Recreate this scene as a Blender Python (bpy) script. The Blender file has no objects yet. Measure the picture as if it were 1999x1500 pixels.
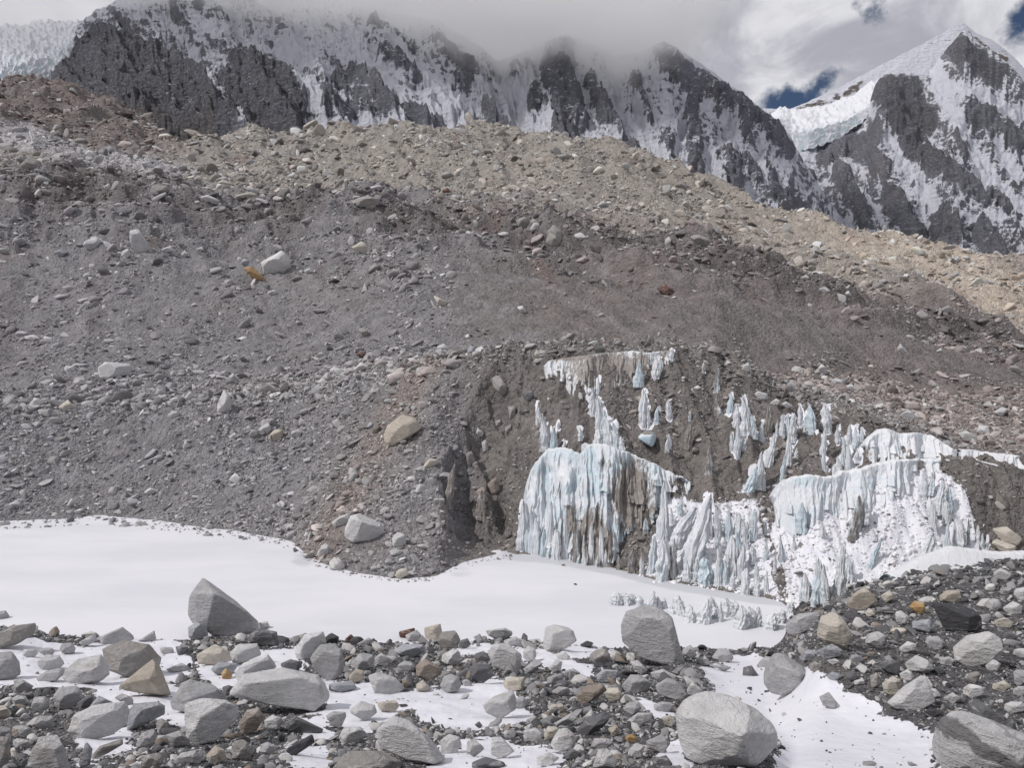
import bpy, bmesh, math, random
import numpy as np
from mathutils import Vector

# ------------------------------------------------------------------ camera, world, sun, exposure
S = bpy.context.scene
COL = S.collection
H = 16.0                      # eye height above the frozen pond (m)
F, CX, CY, HOR = 1500.0, 999.5, 750.0, 690.0
PITCH = math.atan((CY - HOR) / F)
cam = bpy.data.cameras.new('camera')
cam.sensor_width = 36.0
cam.lens = 36.0 * F / 1999.0
cam.clip_start, cam.clip_end = 0.1, 30000.0
cam_ob = bpy.data.objects.new('camera', cam)
COL.objects.link(cam_ob)
cam_ob.location = (0, 0, H)
cam_ob.rotation_euler = (math.radians(90) - PITCH, 0, 0)
S.camera = cam_ob

SUN_EL, SUN_AZ = math.radians(47), math.radians(-113)     # azimuth measured from +y (view direction) towards +x
sd = Vector((math.sin(SUN_AZ) * math.cos(SUN_EL), math.cos(SUN_AZ) * math.cos(SUN_EL), math.sin(SUN_EL)))
sun = bpy.data.lights.new('sun', 'SUN')
sun.energy = 3.3
sun.angle = math.radians(0.7)
sun.color = (1.0, 0.955, 0.93)
sun_ob = bpy.data.objects.new('sun', sun)
COL.objects.link(sun_ob)
sun_ob.rotation_euler = sd.to_track_quat('Z', 'Y').to_euler()

S.view_settings.view_transform = 'Standard'
S.view_settings.look = 'None'
S.view_settings.exposure = -0.28
S.view_settings.gamma = 1.0
S.cycles.use_denoising = True
S.cycles.volume_bounces = 24
S.cycles.volume_step_rate = 1.0
S.cycles.volume_max_steps = 96
S.cycles.max_bounces = 24
S.cycles.diffuse_bounces = 3


class NT:
    """small node tree writer"""
    def __init__(self, tree):
        self.t = tree
        tree.nodes.clear()

    def n(self, kind, ins=None, **props):
        nd = self.t.nodes.new(kind)
        for k, v in props.items():
            setattr(nd, k, v)
        for k, v in (ins or {}).items():
            sock = nd.inputs[k]
            if isinstance(v, bpy.types.NodeSocket):
                self.t.links.new(v, sock)
            else:
                sock.default_value = v
        return nd

    def math(self, op, a, b=0.0, c=None, clamp=False):
        nd = self.t.nodes.new('ShaderNodeMath')
        nd.operation = op
        nd.use_clamp = clamp
        for i, v in enumerate((a, b) if c is None else (a, b, c)):
            if isinstance(v, bpy.types.NodeSocket):
                self.t.links.new(v, nd.inputs[i])
            else:
                nd.inputs[i].default_value = v
        return nd.outputs[0]

    def mix(self, fac, a, b, blend='MIX'):
        nd = self.t.nodes.new('ShaderNodeMix')
        nd.data_type = 'RGBA'
        nd.blend_type = blend
        for i, v in ((0, fac), (6, a), (7, b)):
            if isinstance(v, bpy.types.NodeSocket):
                self.t.links.new(v, nd.inputs[i])
            else:
                nd.inputs[i].default_value = v if i == 0 else (tuple(v) + (1.0,))[:4]
        return nd.outputs[2]

    def step(self, x, lo, hi):
        nd = self.n('ShaderNodeMapRange', {0: x, 1: lo, 2: hi}, interpolation_type='SMOOTHSTEP')
        return nd.outputs[0]

    def noise(self, vec, scale, detail=4, rough=0.55, dist=0.0):
        nd = self.n('ShaderNodeTexNoise', {'Vector': vec, 'Scale': scale, 'Detail': detail, 'Roughness': rough, 'Distortion': dist})
        return nd.outputs[0]

    def scaled(self, vec, s):
        nd = self.n('ShaderNodeVectorMath', {0: vec, 1: s}, operation='MULTIPLY')
        return nd.outputs[0]


def ray(u, v):
    """world direction (y = 1) through a photograph pixel"""
    t = (CY - v) / F
    dy = math.cos(PITCH) + t * math.sin(PITCH)
    dz = -math.sin(PITCH) + t * math.cos(PITCH)
    return (u - CX) / F / dy, 1.0, dz / dy


def slope_of(v):
    """dz per metre of depth for a pixel row"""
    t = (CY - np.asarray(v, float)) / F
    return (-math.sin(PITCH) + t * math.cos(PITCH)) / (math.cos(PITCH) + t * math.sin(PITCH))


def P(u, v, D):
    d = ray(u, v)
    return Vector((d[0] * D, D, H + d[2] * D))


def project(x, y, z):
    zz = z - H
    dep = y * math.cos(PITCH) - zz * math.sin(PITCH)
    up = y * math.sin(PITCH) + zz * math.cos(PITCH)
    return CX + F * x / dep, CY - F * up / dep


# world: sky plus a broken deck of cloud
world = bpy.data.worlds.new('World')
S.world = world
world.use_nodes = True
w = NT(world.node_tree)
sky = w.n('ShaderNodeTexSky', sky_type='NISHITA', sun_disc=False, sun_elevation=SUN_EL, sun_rotation=SUN_AZ, altitude=5300.0)
gen = w.n('ShaderNodeTexCoord').outputs['Generated']
sep = w.n('ShaderNodeSeparateXYZ', {0: gen})
cn = w.noise(w.scaled(gen, (1, 1, 2.2)), 3.2, 7, 0.58, 0.25)
dens = w.math('MULTIPLY_ADD', cn, 1.5, 0.12)
wn = w.n('ShaderNodeTexNoise', {'Vector': gen, 'Scale': 11.0, 'Detail': 6.0, 'Roughness': .62})
warp = w.n('ShaderNodeVectorMath', {0: w.n('ShaderNodeVectorMath', {0: wn.outputs['Color'], 1: (.5, .5, .5)}, operation='SUBTRACT').outputs[0], 'Scale': .11}, operation='SCALE').outputs[0]
warp = w.n('ShaderNodeVectorMath', {0: gen, 1: warp}, operation='ADD').outputs[0]
for (u_, v_, rad, k) in ((1510, 214, .036, 1.3), (1565, 194, .030, 1.25), (1612, 168, .022, 1.1), (1650, 142, .016, .9), (2004, 30, .034, 1.35), (1714, 6, .020, 1.1), (2085, 60, .07, 1.0)):
    dv = Vector(ray(u_, v_)).normalized()
    dist = w.n('ShaderNodeVectorMath', {0: warp, 1: dv}, operation='DISTANCE').outputs['Value']
    g = w.math('SUBTRACT', 1.0, w.math('DIVIDE', dist, rad), clamp=True)
    dens = w.math('SUBTRACT', dens, w.math('MULTIPLY', g, k * 0.8))
cover = w.step(dens, 0.12, 0.88)
shade = w.noise(w.scaled(gen, (1, 1, 1.7)), 6.5, 8, 0.58, 0.5)
ccol = w.mix(w.step(shade, 0.36, 0.62), (0.56, 0.565, 0.64), (1.0, 1.0, 1.05))
SKY_K, CLOUD_K = 0.065, 0.90
skyb = w.n('ShaderNodeBackground', {'Color': sky.outputs[0], 'Strength': SKY_K})
clb = w.n('ShaderNodeBackground', {'Color': ccol, 'Strength': CLOUD_K})
mx = w.n('ShaderNodeMixShader', {0: cover, 1: skyb.outputs[0], 2: clb.outputs[0]})
w.n('ShaderNodeOutputWorld', {0: mx.outputs[0]})

# ------------------------------------------------------------------ numeric helpers
RNG = np.random.default_rng(7)
_ang = RNG.random((256, 256)) * 2 * np.pi
_GX, _GY = np.cos(_ang).astype(np.float32), np.sin(_ang).astype(np.float32)


def pnoise(x, y):
    x = np.asarray(x, np.float32)
    y = np.asarray(y, np.float32)
    xi, yi = np.floor(x).astype(np.int64), np.floor(y).astype(np.int64)
    fx, fy = x - xi, y - yi
    ux, uy = fx * fx * fx * (fx * (fx * 6 - 15) + 10), fy * fy * fy * (fy * (fy * 6 - 15) + 10)
    x0, x1, y0, y1 = xi & 255, (xi + 1) & 255, yi & 255, (yi + 1) & 255
    a = _GX[x0, y0] * fx + _GY[x0, y0] * fy
    b = _GX[x1, y0] * (fx - 1) + _GY[x1, y0] * fy
    c = _GX[x0, y1] * fx + _GY[x0, y1] * (fy - 1)
    d = _GX[x1, y1] * (fx - 1) + _GY[x1, y1] * (fy - 1)
    return 1.5 * ((a + ux * (b - a)) * (1 - uy) + (c + ux * (d - c)) * uy)


def fbm(x, y, octv=5, gain=0.5, lac=2.03, seed=0.0):
    t, a, n = 0.0, 1.0, 0.0
    x, y = np.asarray(x) + seed * 17.31, np.asarray(y) - seed * 9.73
    for _ in range(octv):
        t = t + a * pnoise(x, y)
        n += a
        a *= gain
        x, y = x * lac + 5.2, y * lac + 1.7
    return t / n


def ridged(x, y, octv=5, gain=0.5, lac=2.07, seed=0.0):
    t, a, n, wgt = 0.0, 1.0, 0.0, 1.0
    x, y = np.asarray(x) + seed * 13.7, np.asarray(y) + seed * 7.9
    for _ in range(octv):
        r = 1 - np.abs(pnoise(x, y)) * 1.35
        r = np.clip(r, 0, 1) ** 2 * wgt
        wgt = np.clip(r * 1.8, 0, 1)
        t = t + a * r
        n += a
        a *= gain
        x, y = x * lac + 3.1, y * lac + 8.8
    return t / n


def noise3(p, scale, octv=4, seed=0.0):
    p = p * scale
    return (fbm(p[:, 0] + 31 * seed, p[:, 1], octv) + fbm(p[:, 1] + 7.7, p[:, 2] - 13 * seed, octv) + fbm(p[:, 2] + 3.3, p[:, 0] + 5 * seed, octv)) / 1.9


def sstep(x, a, b):
    t = np.clip((x - a) / (b - a), 0, 1)
    return t * t * (3 - 2 * t)


def poly(pts, x):
    p = np.asarray(pts, float)
    return np.interp(x, p[:, 0], p[:, 1])


def gsmooth(a, sig):
    if sig <= 0:
        return a
    r = int(3 * sig) + 1
    k = np.exp(-0.5 * (np.arange(-r, r + 1) / sig) ** 2)
    k /= k.sum()
    return np.convolve(np.pad(a, r, mode='edge'), k, 'valid')


def pchip(xk, yk, x):
    h = np.diff(xk)
    dl = np.diff(yk) / h
    m = np.zeros_like(yk)
    s = dl[:-1] * dl[1:] > 0
    w1, w2 = 2 * h[1:] + h[:-1], h[1:] + 2 * h[:-1]
    with np.errstate(divide='ignore', invalid='ignore'):
        hm = (w1 + w2) / (w1 / dl[:-1] + w2 / dl[1:])
    m[1:-1] = np.where(s, hm, 0.0)
    m[0], m[-1] = dl[0], dl[-1]
    i = np.clip(np.searchsorted(xk, x) - 1, 0, len(h) - 1)
    t = np.clip((x - xk[i]) / h[i], 0, 1)
    t2, t3 = t * t, t * t * t
    return (2 * t3 - 3 * t2 + 1) * yk[i] + (t3 - 2 * t2 + t) * h[i] * m[i] + (-2 * t3 + 3 * t2) * yk[i + 1] + (t3 - t2) * h[i] * m[i + 1]


def in_poly(px, py, pts):
    """signed-ish distance: positive inside, in pixels"""
    pts = np.asarray(pts, float)
    n = len(pts)
    inside = np.zeros(px.shape, bool)
    dmin = np.full(px.shape, 1e9)
    for i in range(n):
        x0, y0 = pts[i]
        x1, y1 = pts[(i + 1) % n]
        cond = ((y0 > py) != (y1 > py)) & (px < (x1 - x0) * (py - y0) / (y1 - y0 + 1e-9) + x0)
        inside ^= cond
        dx, dy = x1 - x0, y1 - y0
        t = np.clip(((px - x0) * dx + (py - y0) * dy) / (dx * dx + dy * dy + 1e-9), 0, 1)
        dmin = np.minimum(dmin, np.hypot(px - x0 - t * dx, py - y0 - t * dy))
    return np.where(inside, dmin, -dmin)


def line_dist(px, py, pts):
    dmin = np.full(px.shape, 1e9)
    for (x0, y0), (x1, y1) in zip(pts[:-1], pts[1:]):
        dx, dy = x1 - x0, y1 - y0
        t = np.clip(((px - x0) * dx + (py - y0) * dy) / (dx * dx + dy * dy + 1e-9), 0, 1)
        dmin = np.minimum(dmin, np.hypot(px - x0 - t * dx, py - y0 - t * dy))
    return dmin


def mesh_np(name, verts, faces, mat=None, smooth=True, attrs=None, cols=None):
    """verts (n,3), faces (m,k) or list of arrays -> mesh datablock"""
    me = bpy.data.meshes.new(name)
    verts = np.ascontiguousarray(verts, np.float32)
    fl = faces if isinstance(faces, list) else [faces]
    me.vertices.add(len(verts))
    me.vertices.foreach_set('co', verts.ravel())
    nl = sum(f.size for f in fl)
    nf = sum(len(f) for f in fl)
    me.loops.add(nl)
    me.loops.foreach_set('vertex_index', np.concatenate([f.ravel() for f in fl]).astype(np.int32))
    me.polygons.add(nf)
    tot = np.concatenate([np.full(len(f), f.shape[1]) for f in fl]).astype(np.int32)
    start = np.concatenate([[0], np.cumsum(tot)[:-1]]).astype(np.int32)
    me.polygons.foreach_set('loop_start', start)
    if smooth:
        me.polygons.foreach_set('use_smooth', np.ones(nf, bool))
    me.update(calc_edges=True)
    me.validate()
    for k, v in (attrs or {}).items():
        at = me.attributes.new(k, 'FLOAT', 'POINT')
        at.data.foreach_set('value', np.ascontiguousarray(v, np.float32).ravel())
    for k, v in (cols or {}).items():
        at = me.attributes.new(k, 'FLOAT_COLOR', 'POINT')
        v = np.concatenate([v, np.ones((len(v), 1))], 1).astype(np.float32)
        at.data.foreach_set('color', np.ascontiguousarray(v).ravel())
    if mat:
        me.materials.append(mat)
    return me


def grid_faces(nr, nc):
    i = np.arange(nr * nc).reshape(nr, nc)
    return np.stack([i[:-1, :-1].ravel(), i[:-1, 1:].ravel(), i[1:, 1:].ravel(), i[1:, :-1].ravel()], 1)


def link(name, me, parent=None, **props):
    o = bpy.data.objects.new(name, me)
    COL.objects.link(o)
    if parent:
        o.parent = parent
    for k, v in props.items():
        o[k] = v
    return o


def new_mat(name):
    m = bpy.data.materials.new(name)
    m.use_nodes = True
    return m, NT(m.node_tree)


def finish(nt, color, rough=0.9, normal=None, extra=None):
    ins = {'Base Color': color, 'Roughness': rough}
    if normal is not None:
        ins['Normal'] = normal
    ins.update(extra or {})
    b = nt.n('ShaderNodeBsdfPrincipled', ins)
    nt.n('ShaderNodeOutputMaterial', {0: b.outputs[0]})
    return b
# ------------------------------------------------------------------ where the ice pinnacles stand
def reg(region, pts):
    ox, oy, sc = {'P': (970, 640, 1 / 3.0), 'Q': (1400, 740, 1 / 2.885), 'W': (0, 0, 1.0)}[region]
    return [(ox + p[0] * sc, oy + p[1] * sc) for p in pts]


# clusters: (where it stands, group, region, [(x, top, base, width, lean, dirt), ...])
CLUSTERS = [
 ('in the streak above the fluted wall', 'P', [(250, 440, 560, 42, -12, .35), (283, 520, 705, 68, -16, .25), (335, 590, 720, 50, -8, .1), (396, 662, 712, 22, 0, 0), (362, 555, 590, 16, 0, .1)]),
 ('in the tall climbing streak', 'P', [(592, 295, 382, 26, 0, .1), (556, 358, 505, 48, -6, 0), (606, 402, 585, 58, -12, .05), (640, 482, 625, 46, -10, .1), (600, 585, 692, 66, 0, 0), (662, 535, 702, 62, -8, 0), (706, 560, 712, 52, -8, .05), (742, 640, 745, 40, -12, 0), (520, 690, 745, 40, 0, 0)]),
 ('under the stained wall', 'P', [(828, 195, 335, 58, 0, -.1), (925, 190, 292, 44, 14, .2), (1020, 130, 196, 32, 0, 0), (960, 180, 240, 30, 4, .3)]),
 ('scattered on the brown slope', 'P', [(856, 372, 572, 50, 6, .1), (893, 470, 582, 22, 0, .1), (938, 470, 560, 30, 6, .2), (1014, 432, 535, 34, -8, .05), (490, 586, 656, 28, 0, .1), (1128, 562, 700, 56, 8, .9), (1246, 690, 845, 46, 14, .55), (1300, 385, 505, 46, -16, .6), (1290, 240, 370, 36, 10, .55), (1215, 205, 265, 24, 0, .5), (1000, 640, 725, 30, 10, .35), (1135, 490, 545, 22, 0, .5)]),
 ('before the brown wall end', 'P', [(985, 915, 1235, 84, 0, .05), (1036, 1060, 1140, 26, 0, 0), (1080, 1010, 1100, 38, 4, .1), (1060, 1060, 1260, 104, 92, -.15), (1148, 1000, 1370, 118, 106, -.15), (918, 1235, 1425, 58, 8, .05), (985, 1222, 1466, 86, 14, -.1), (1042, 1240, 1448, 60, 10, .4), (880, 1120, 1200, 30, 0, .5), (645, 1300, 1402, 28, 0, .4), (720, 1330, 1418, 26, 0, .6), (800, 1305, 1432, 50, 0, .65), (860, 1290, 1440, 36, 0, .5)]),
 ('in the middle pinnacle row', 'P', [(1128, 1368, 1474, 56, 0, 0), (1228, 1350, 1492, 78, 16, 0), (1264, 1095, 1235, 24, 0, .15), (1305, 1058, 1232, 52, 0, -.05), (1368, 1085, 1235, 48, -2, .1), (1428, 1090, 1215, 40, 4, .1), (1470, 1135, 1305, 38, 0, .1), (1322, 1300, 1492, 58, -6, .1), (1395, 1225, 1445, 74, 8, 0), (1448, 1275, 1490, 56, 4, .1), (1300, 1210, 1296, 30, 0, .3), (1180, 1365, 1480, 40, 0, .2)]),
 ('in the pondside pinnacle row', 'Q', [(15, 738, 895, 40, 0, .05), (70, 752, 885, 40, 0, .1), (130, 758, 875, 40, 0, .2), (174, 808, 905, 42, 0, 0), (215, 738, 895, 46, 8, .1), (285, 800, 870, 20, 0, .2), (20, 950, 1155, 48, 0, .05), (128, 878, 1095, 68, -10, 0), (157, 935, 1100, 48, 0, .05), (214, 945, 1035, 42, 0, .1), (290, 915, 1012, 30, 0, .15), (245, 1030, 1140, 42, 0, .15), (172, 1070, 1208, 46, 8, -.05), (62, 1028, 1150, 42, 0, .2), (240, 1135, 1212, 30, 0, .15), (292, 1080, 1204, 30, 0, .15), (380, 885, 1035, 34, 0, .35), (340, 1000, 1090, 26, 0, .3), (100, 1090, 1180, 30, 0, .3)]),
 ('under the crest boulder', 'Q', [(70, 80, 195, 30, 14, .1), (110, 148, 265, 44, 0, 0), (166, 104, 300, 60, -6, -.1), (206, 212, 328, 44, 0, -.1), (120, 252, 440, 38, 4, .1), (256, 245, 350, 36, 0, .2), (295, 160, 310, 58, 8, .75), (342, 235, 332, 22, 4, .1), (370, 212, 322, 32, 4, 0), (402, 205, 320, 30, 0, .05), (436, 198, 345, 48, -4, 0), (475, 150, 268, 30, 0, .1), (538, 150, 298, 52, -12, -.05), (450, 390, 450, 22, 6, .3), (500, 220, 300, 26, 0, .2), (88, 300, 400, 26, 0, .3), (150, 330, 400, 30, 10, .3)]),
 ('in the long hanging streaks', 'Q', [(408, 300, 470, 48, 16, .05), (378, 430, 560, 34, 22, .1), (625, 148, 300, 62, 0, -.05), (600, 285, 440, 34, 18, .1), (618, 418, 530, 26, -10, .1), (295, 315, 480, 56, 32, 0), (232, 420, 600, 64, 42, 0), (180, 500, 625, 62, 36, .05), (262, 505, 618, 32, 6, 0)]),
 ('left of the scalloped wall', 'Q', [(690, 275, 355, 38, 0, .2), (722, 325, 478, 32, 0, .1), (700, 440, 545, 36, 0, .1), (750, 262, 365, 38, 0, .1), (786, 270, 385, 36, 0, 0), (750, 365, 525, 42, 4, .05), (800, 400, 468, 40, 0, .1), (820, 280, 350, 30, 0, .2), (672, 490, 560, 28, 0, .2), (770, 430, 500, 30, 0, .1)]),
 ('on the white snow slope', 'Q', [(492, 705, 855, 62, 4, -.1), (610, 808, 905, 32, 0, .05), (450, 878, 965, 28, 0, .2), (780, 665, 885, 66, 44, .5), (845, 640, 800, 76, -14, -.1), (905, 835, 905, 30, 0, 0), (880, 905, 1055, 42, 66, .1), (704, 955, 1215, 68, 20, -.05), (762, 1000, 1140, 58, 0, -.1), (590, 1025, 1258, 78, 12, -.1), (528, 1105, 1238, 52, 0, -.1), (640, 1055, 1245, 44, -24, .1), (500, 1145, 1245, 42, 0, -.1), (410, 700, 780, 24, 0, .1)]),
 ('beside the brown debris', 'Q', [(1180, 515, 665, 42, 0, .2), (1222, 530, 645, 38, 8, .05), (1268, 572, 745, 66, 44, -.05), (1242, 695, 865, 48, -4, -.05), (1330, 615, 735, 40, 8, .2), (1308, 690, 805, 38, 14, .1), (1170, 880, 1060, 56, 84, .05), (1310, 805, 975, 52, 6, 0), (1362, 800, 952, 26, 0, .2), (1406, 812, 955, 52, -4, -.1), (1442, 800, 945, 22, 0, .2), (1494, 828, 935, 30, 4, .1), (1520, 875, 962, 26, 0, .1), (1340, 900, 985, 40, 0, 0)]),
 ('in the low pond row', 'W', [(1206, 1157, 1181, 18, 0, 0), (1223, 1158, 1180, 20, 0, .05), (1238, 1160, 1178, 12, 0, 0), (1252, 1164, 1183, 12, 2, 0), (1273, 1157, 1192, 16, 3, -.1), (1288, 1166, 1190, 10, 0, 0), (1300, 1170, 1188, 9, 0, 0), (1318, 1172, 1198, 16, 3, 0), (1334, 1165, 1200, 20, 0, 0), (1353, 1182, 1214, 18, 5, 0), (1378, 1172, 1215, 22, 7, 0), (1396, 1168, 1200, 14, 0, 0), (1412, 1178, 1214, 10, 0, 0), (1424, 1170, 1203, 20, 0, .05), (1438, 1174, 1204, 14, 0, 0), (1452, 1184, 1226, 20, 6, 0), (1470, 1186, 1222, 18, 0, .1), (1484, 1188, 1222, 14, 0, .1), (1545, 1176, 1202, 24, 10, -.1), (1400, 1186, 1206, 16, 0, 0), (1508, 1200, 1226, 20, 6, 0), (1528, 1190, 1215, 16, 4, 0)]),
 ('against the fluted wall foot', 'P', [(150, 1030, 1292, 70, 14, -.1), (206, 1070, 1318, 52, 6, 0), (236, 1130, 1328, 48, 0, -.1), (305, 1030, 1335, 62, 4, 0), (276, 1180, 1338, 40, 0, 0), (352, 1190, 1355, 60, 0, -.2), (402, 1070, 1352, 48, 0, .1), (470, 1120, 1372, 44, 0, .6), (562, 1140, 1388, 42, 0, .5), (622, 1170, 1398, 46, 6, .3), (180, 1190, 1312, 36, 0, 0), (668, 1220, 1402, 34, 4, .6), (520, 1220, 1380, 30, 0, .45)]),
 ('along the dark cleft of the debris nose', 'W', [(872, 905, 985, 12, 12, .8), (940, 960, 1010, 16, -4, .7)]),
]
# ------------------------------------------------------------------ materials of the ground
def ground_material():
    m, t = new_mat('moraine_ground')
    pos = t.n('ShaderNodeNewGeometry').outputs['Position']
    col = t.n('ShaderNodeAttribute', attribute_name='col').outputs['Color']
    snow = t.n('ShaderNodeAttribute', attribute_name='snow').outputs['Fac']
    gr = t.n('ShaderNodeAttribute', attribute_name='grain').outputs['Fac']        # metres per cobble
    p = t.n('ShaderNodeVectorMath', {0: pos, 1: gr}, operation='DIVIDE').outputs[0]
    vor1 = t.n('ShaderNodeTexVoronoi', {'Vector': pos, 'Scale': 5.5})
    vor2 = t.n('ShaderNodeTexVoronoi', {'Vector': pos, 'Scale': 1.9})
    vor3 = t.n('ShaderNodeTexVoronoi', {'Vector': pos, 'Scale': 0.62})
    lum = None
    bh = None
    for vr, a in ((vor1, .3), (vor2, .4), (vor3, .45)):
        g = t.n('ShaderNodeRGBToBW', {0: vr.outputs['Color']}).outputs[0]
        x = t.math('MULTIPLY', t.math('SUBTRACT', g, 0.5), a)
        lum = x if lum is None else t.math('ADD', lum, x)
    fine = t.noise(pos, 9.0, 5, 0.7)
    mid = t.noise(pos, 0.35, 5, 0.6)
    k = t.math('ADD', t.math('ADD', 1.0, lum), t.math('MULTIPLY', t.math('SUBTRACT', fine, .5), .9))
    k = t.math('ADD', k, t.math('MULTIPLY', t.math('SUBTRACT', mid, .5), .7))
    k = t.math('MAXIMUM', k, 0.25)
    rockc = t.n('ShaderNodeVectorMath', {0: col, 'Scale': k}, operation='SCALE').outputs[0]
    sn = t.noise(pos, 1.3, 6, 0.65)
    sm = t.step(t.math('ADD', snow, t.math('MULTIPLY', t.math('SUBTRACT', sn, .5), .55)), 0.44, 0.56)
    snc = t.mix(t.step(t.noise(pos, .5, 4), .4, .7), (0.69, 0.69, 0.73), (0.64, 0.645, 0.69))
    c = t.mix(sm, rockc, snc)
    hgt = t.math('ADD', t.math('MULTIPLY', vor1.outputs['Distance'], -0.5), t.math('MULTIPLY', vor2.outputs['Distance'], -1.2))
    hgt = t.math('ADD', hgt, t.math('MULTIPLY', fine, 0.35))
    hgt = t.math('MULTIPLY', hgt, t.math('SUBTRACT', 1.0, t.math('MULTIPLY', sm, .93)))
    bp = t.n('ShaderNodeBump', {'Height': hgt, 'Strength': 0.8, 'Distance': 0.35})
    finish(t, c, 0.92, bp.outputs[0])
    return m


def snow_material(name='snow'):
    m, t = new_mat(name)
    pos = t.n('ShaderNodeNewGeometry').outputs['Position']
    n1 = t.noise(t.scaled(pos, (.06, .16, .1)), 1.0, 5, .6)
    n2 = t.noise(pos, 1.5, 5, .6)
    bare = t.n('ShaderNodeAttribute', attribute_name='bare').outputs['Fac']
    c = t.mix(t.step(n1, .35, .7), (0.675, 0.675, 0.705), (0.60, 0.605, 0.64))
    bm = t.step(t.math('ADD', bare, t.math('MULTIPLY', t.math('SUBTRACT', t.noise(t.scaled(pos, (.35, .9, 1)), 1.0, 5, .65), .5), .9)), .38, .8)
    c = t.mix(t.math('MULTIPLY', bm, .75), c, (0.46, 0.47, 0.50))
    hgt = t.math('ADD', t.math('MULTIPLY', t.noise(t.scaled(pos, (.25, .9, .5)), 1.0, 4), 1.0), t.math('MULTIPLY', n2, .15))
    bp = t.n('ShaderNodeBump', {'Height': hgt, 'Strength': .16, 'Distance': .08})
    finish(t, c, 0.75, bp.outputs[0])
    return m


M_GROUND = ground_material()
M_SNOW = snow_material('pond_snow')

# ------------------------------------------------------------------ the moraine: one depth profile per azimuth
a_in = np.linspace(-0.76, 0.76, 980)
a_out = 0.76 + (np.linspace(0, 1, 46)[1:] ** 1.5) * 0.75
A_COL = np.concatenate([-a_out[::-1], a_in, a_out])
U_COL = CX + F * A_COL                     # nominal photograph column of each azimuth
NC = len(A_COL)
SIG = 8.0                                  # columns


def curve(pts, sig=SIG):
    return gsmooth(poly(pts, U_COL), sig)


def zat(v, D):
    return H + slope_of(v) * D


SPLIT = 46.5
near_v = curve([(-400, 1232), (0, 1226), (100, 1240), (200, 1246), (300, 1252), (400, 1244), (500, 1240), (600, 1245), (700, 1252), (800, 1256), (900, 1250), (1000, 1246), (1100, 1255), (1200, 1262), (1300, 1266), (1400, 1268), (1480, 1264), (1520, 1240), (1560, 1214), (1600, 1194), (1640, 1178), (1700, 1150), (1760, 1136), (1830, 1120), (1999, 1104), (2300, 1080)], 4)
right = sstep(U_COL, 1500, 1620)           # where the dark bank replaces the near shore of the pond
D2 = np.where(U_COL < 1500, -H / slope_of(near_v), 0)
D2 = gsmooth(np.where(U_COL < 1500, D2, poly([(1500, 41.5), (1600, 40), (1999, 38)], U_COL)), 4)
Z2 = zat(near_v, D2) * right + 0.02
far_v = curve([(-400, 1012), (0, 1017), (100, 1012), (190, 1007), (300, 1018), (450, 1036), (540, 1051), (570, 1060), (596, 1086), (640, 1106), (700, 1118), (780, 1130), (850, 1125), (890, 1100), (980, 1080), (1050, 1084), (1110, 1092), (1200, 1110), (1300, 1136), (1400, 1152), (1500, 1168), (1600, 1180), (1800, 1172), (2000, 1150)], 3)
D4 = -H / slope_of(far_v)
Z4 = 0.35 * right
v5 = curve([(-400, 800), (0, 795), (150, 788), (280, 782), (400, 764), (550, 758), (640, 738), (700, 722), (830, 700), (950, 686), (1100, 680), (1300, 679), (1400, 690), (1460, 712), (1510, 748), (1560, 776), (1640, 792), (1700, 806), (1780, 838), (1870, 880), (1999, 892), (2300, 920)])
D5 = curve([(-400, 92), (0, 91), (400, 91), (550, 92), (700, 90), (830, 86), (950, 82), (1100, 80), (1300, 80), (1450, 76), (1600, 71), (1750, 68), (1999, 64), (2300, 64)])
Z5 = zat(v5, D5)
# ledge half way up the cliff face
v45 = curve([(-400, 900), (0, 905), (400, 905), (600, 915), (800, 915), (900, 905), (980, 900), (1050, 905), (1150, 875), (1250, 895), (1340, 935), (1400, 950), (1500, 958), (1560, 938), (1700, 928), (1850, 902), (1900, 900), (1999, 910), (2300, 930)])
t45 = curve([(-400, .5), (600, .5), (850, .42), (950, .55), (1050, .3), (1340, .35), (1500, .40), (1700, .50), (1850, .62), (2000, .62)])
D45 = D4 + (D5 - D4) * t45
Z45 = zat(v45, D45)
d6 = curve([(-400, 8), (600, 8), (700, 9), (1400, 10), (1500, 18), (1600, 24), (1700, 30), (1999, 32), (2300, 34)])
D6 = D5 + d6
v6 = curve([(-400, 790), (0, 778), (400, 752), (600, 735), (700, 712), (830, 694), (950, 688), (1100, 688), (1400, 700), (1470, 735), (1540, 742), (1600, 728), (1700, 742), (1800, 765), (1999, 766), (2300, 790)])
Z6 = zat(v6, D6)
v8 = curve([(-400, 322), (0, 330), (200, 346), (400, 356), (600, 375), (800, 388), (1000, 408), (1200, 428), (1400, 482), (1600, 537), (1800, 602), (1999, 690), (2300, 800)], 14)
D8 = curve([(-400, 205), (0, 200), (400, 192), (800, 164), (1000, 152), (1200, 142), (1400, 132), (1600, 126), (1800, 121), (1999, 114), (2300, 112)], 14)
D8 = np.maximum(D8, D6 + 10)
Z8 = zat(v8, D8)
D7 = D6 + 0.52 * (D8 - D6)
Z7 = Z6 + 0.47 * (Z8 - Z6)
D9 = D8 * 1.3
v9 = v8 - curve([(-400, 40), (0, 38), (300, 34), (600, 26), (1000, 26), (1400, 30), (1999, 60)])
Z9 = zat(v9, D9)
v10 = curve([(-400, 170), (0, 182), (90, 186), (150, 200), (200, 216), (300, 262), (380, 284), (430, 286), (500, 270), (600, 259), (650, 251), (750, 248), (850, 246), (920, 258), (1000, 276), (1060, 274), (1150, 273), (1200, 290), (1250, 312), (1350, 352), (1450, 386), (1550, 421), (1650, 450), (1750, 459), (1850, 476), (1950, 500), (1999, 513), (2300, 620)], 5)
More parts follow.
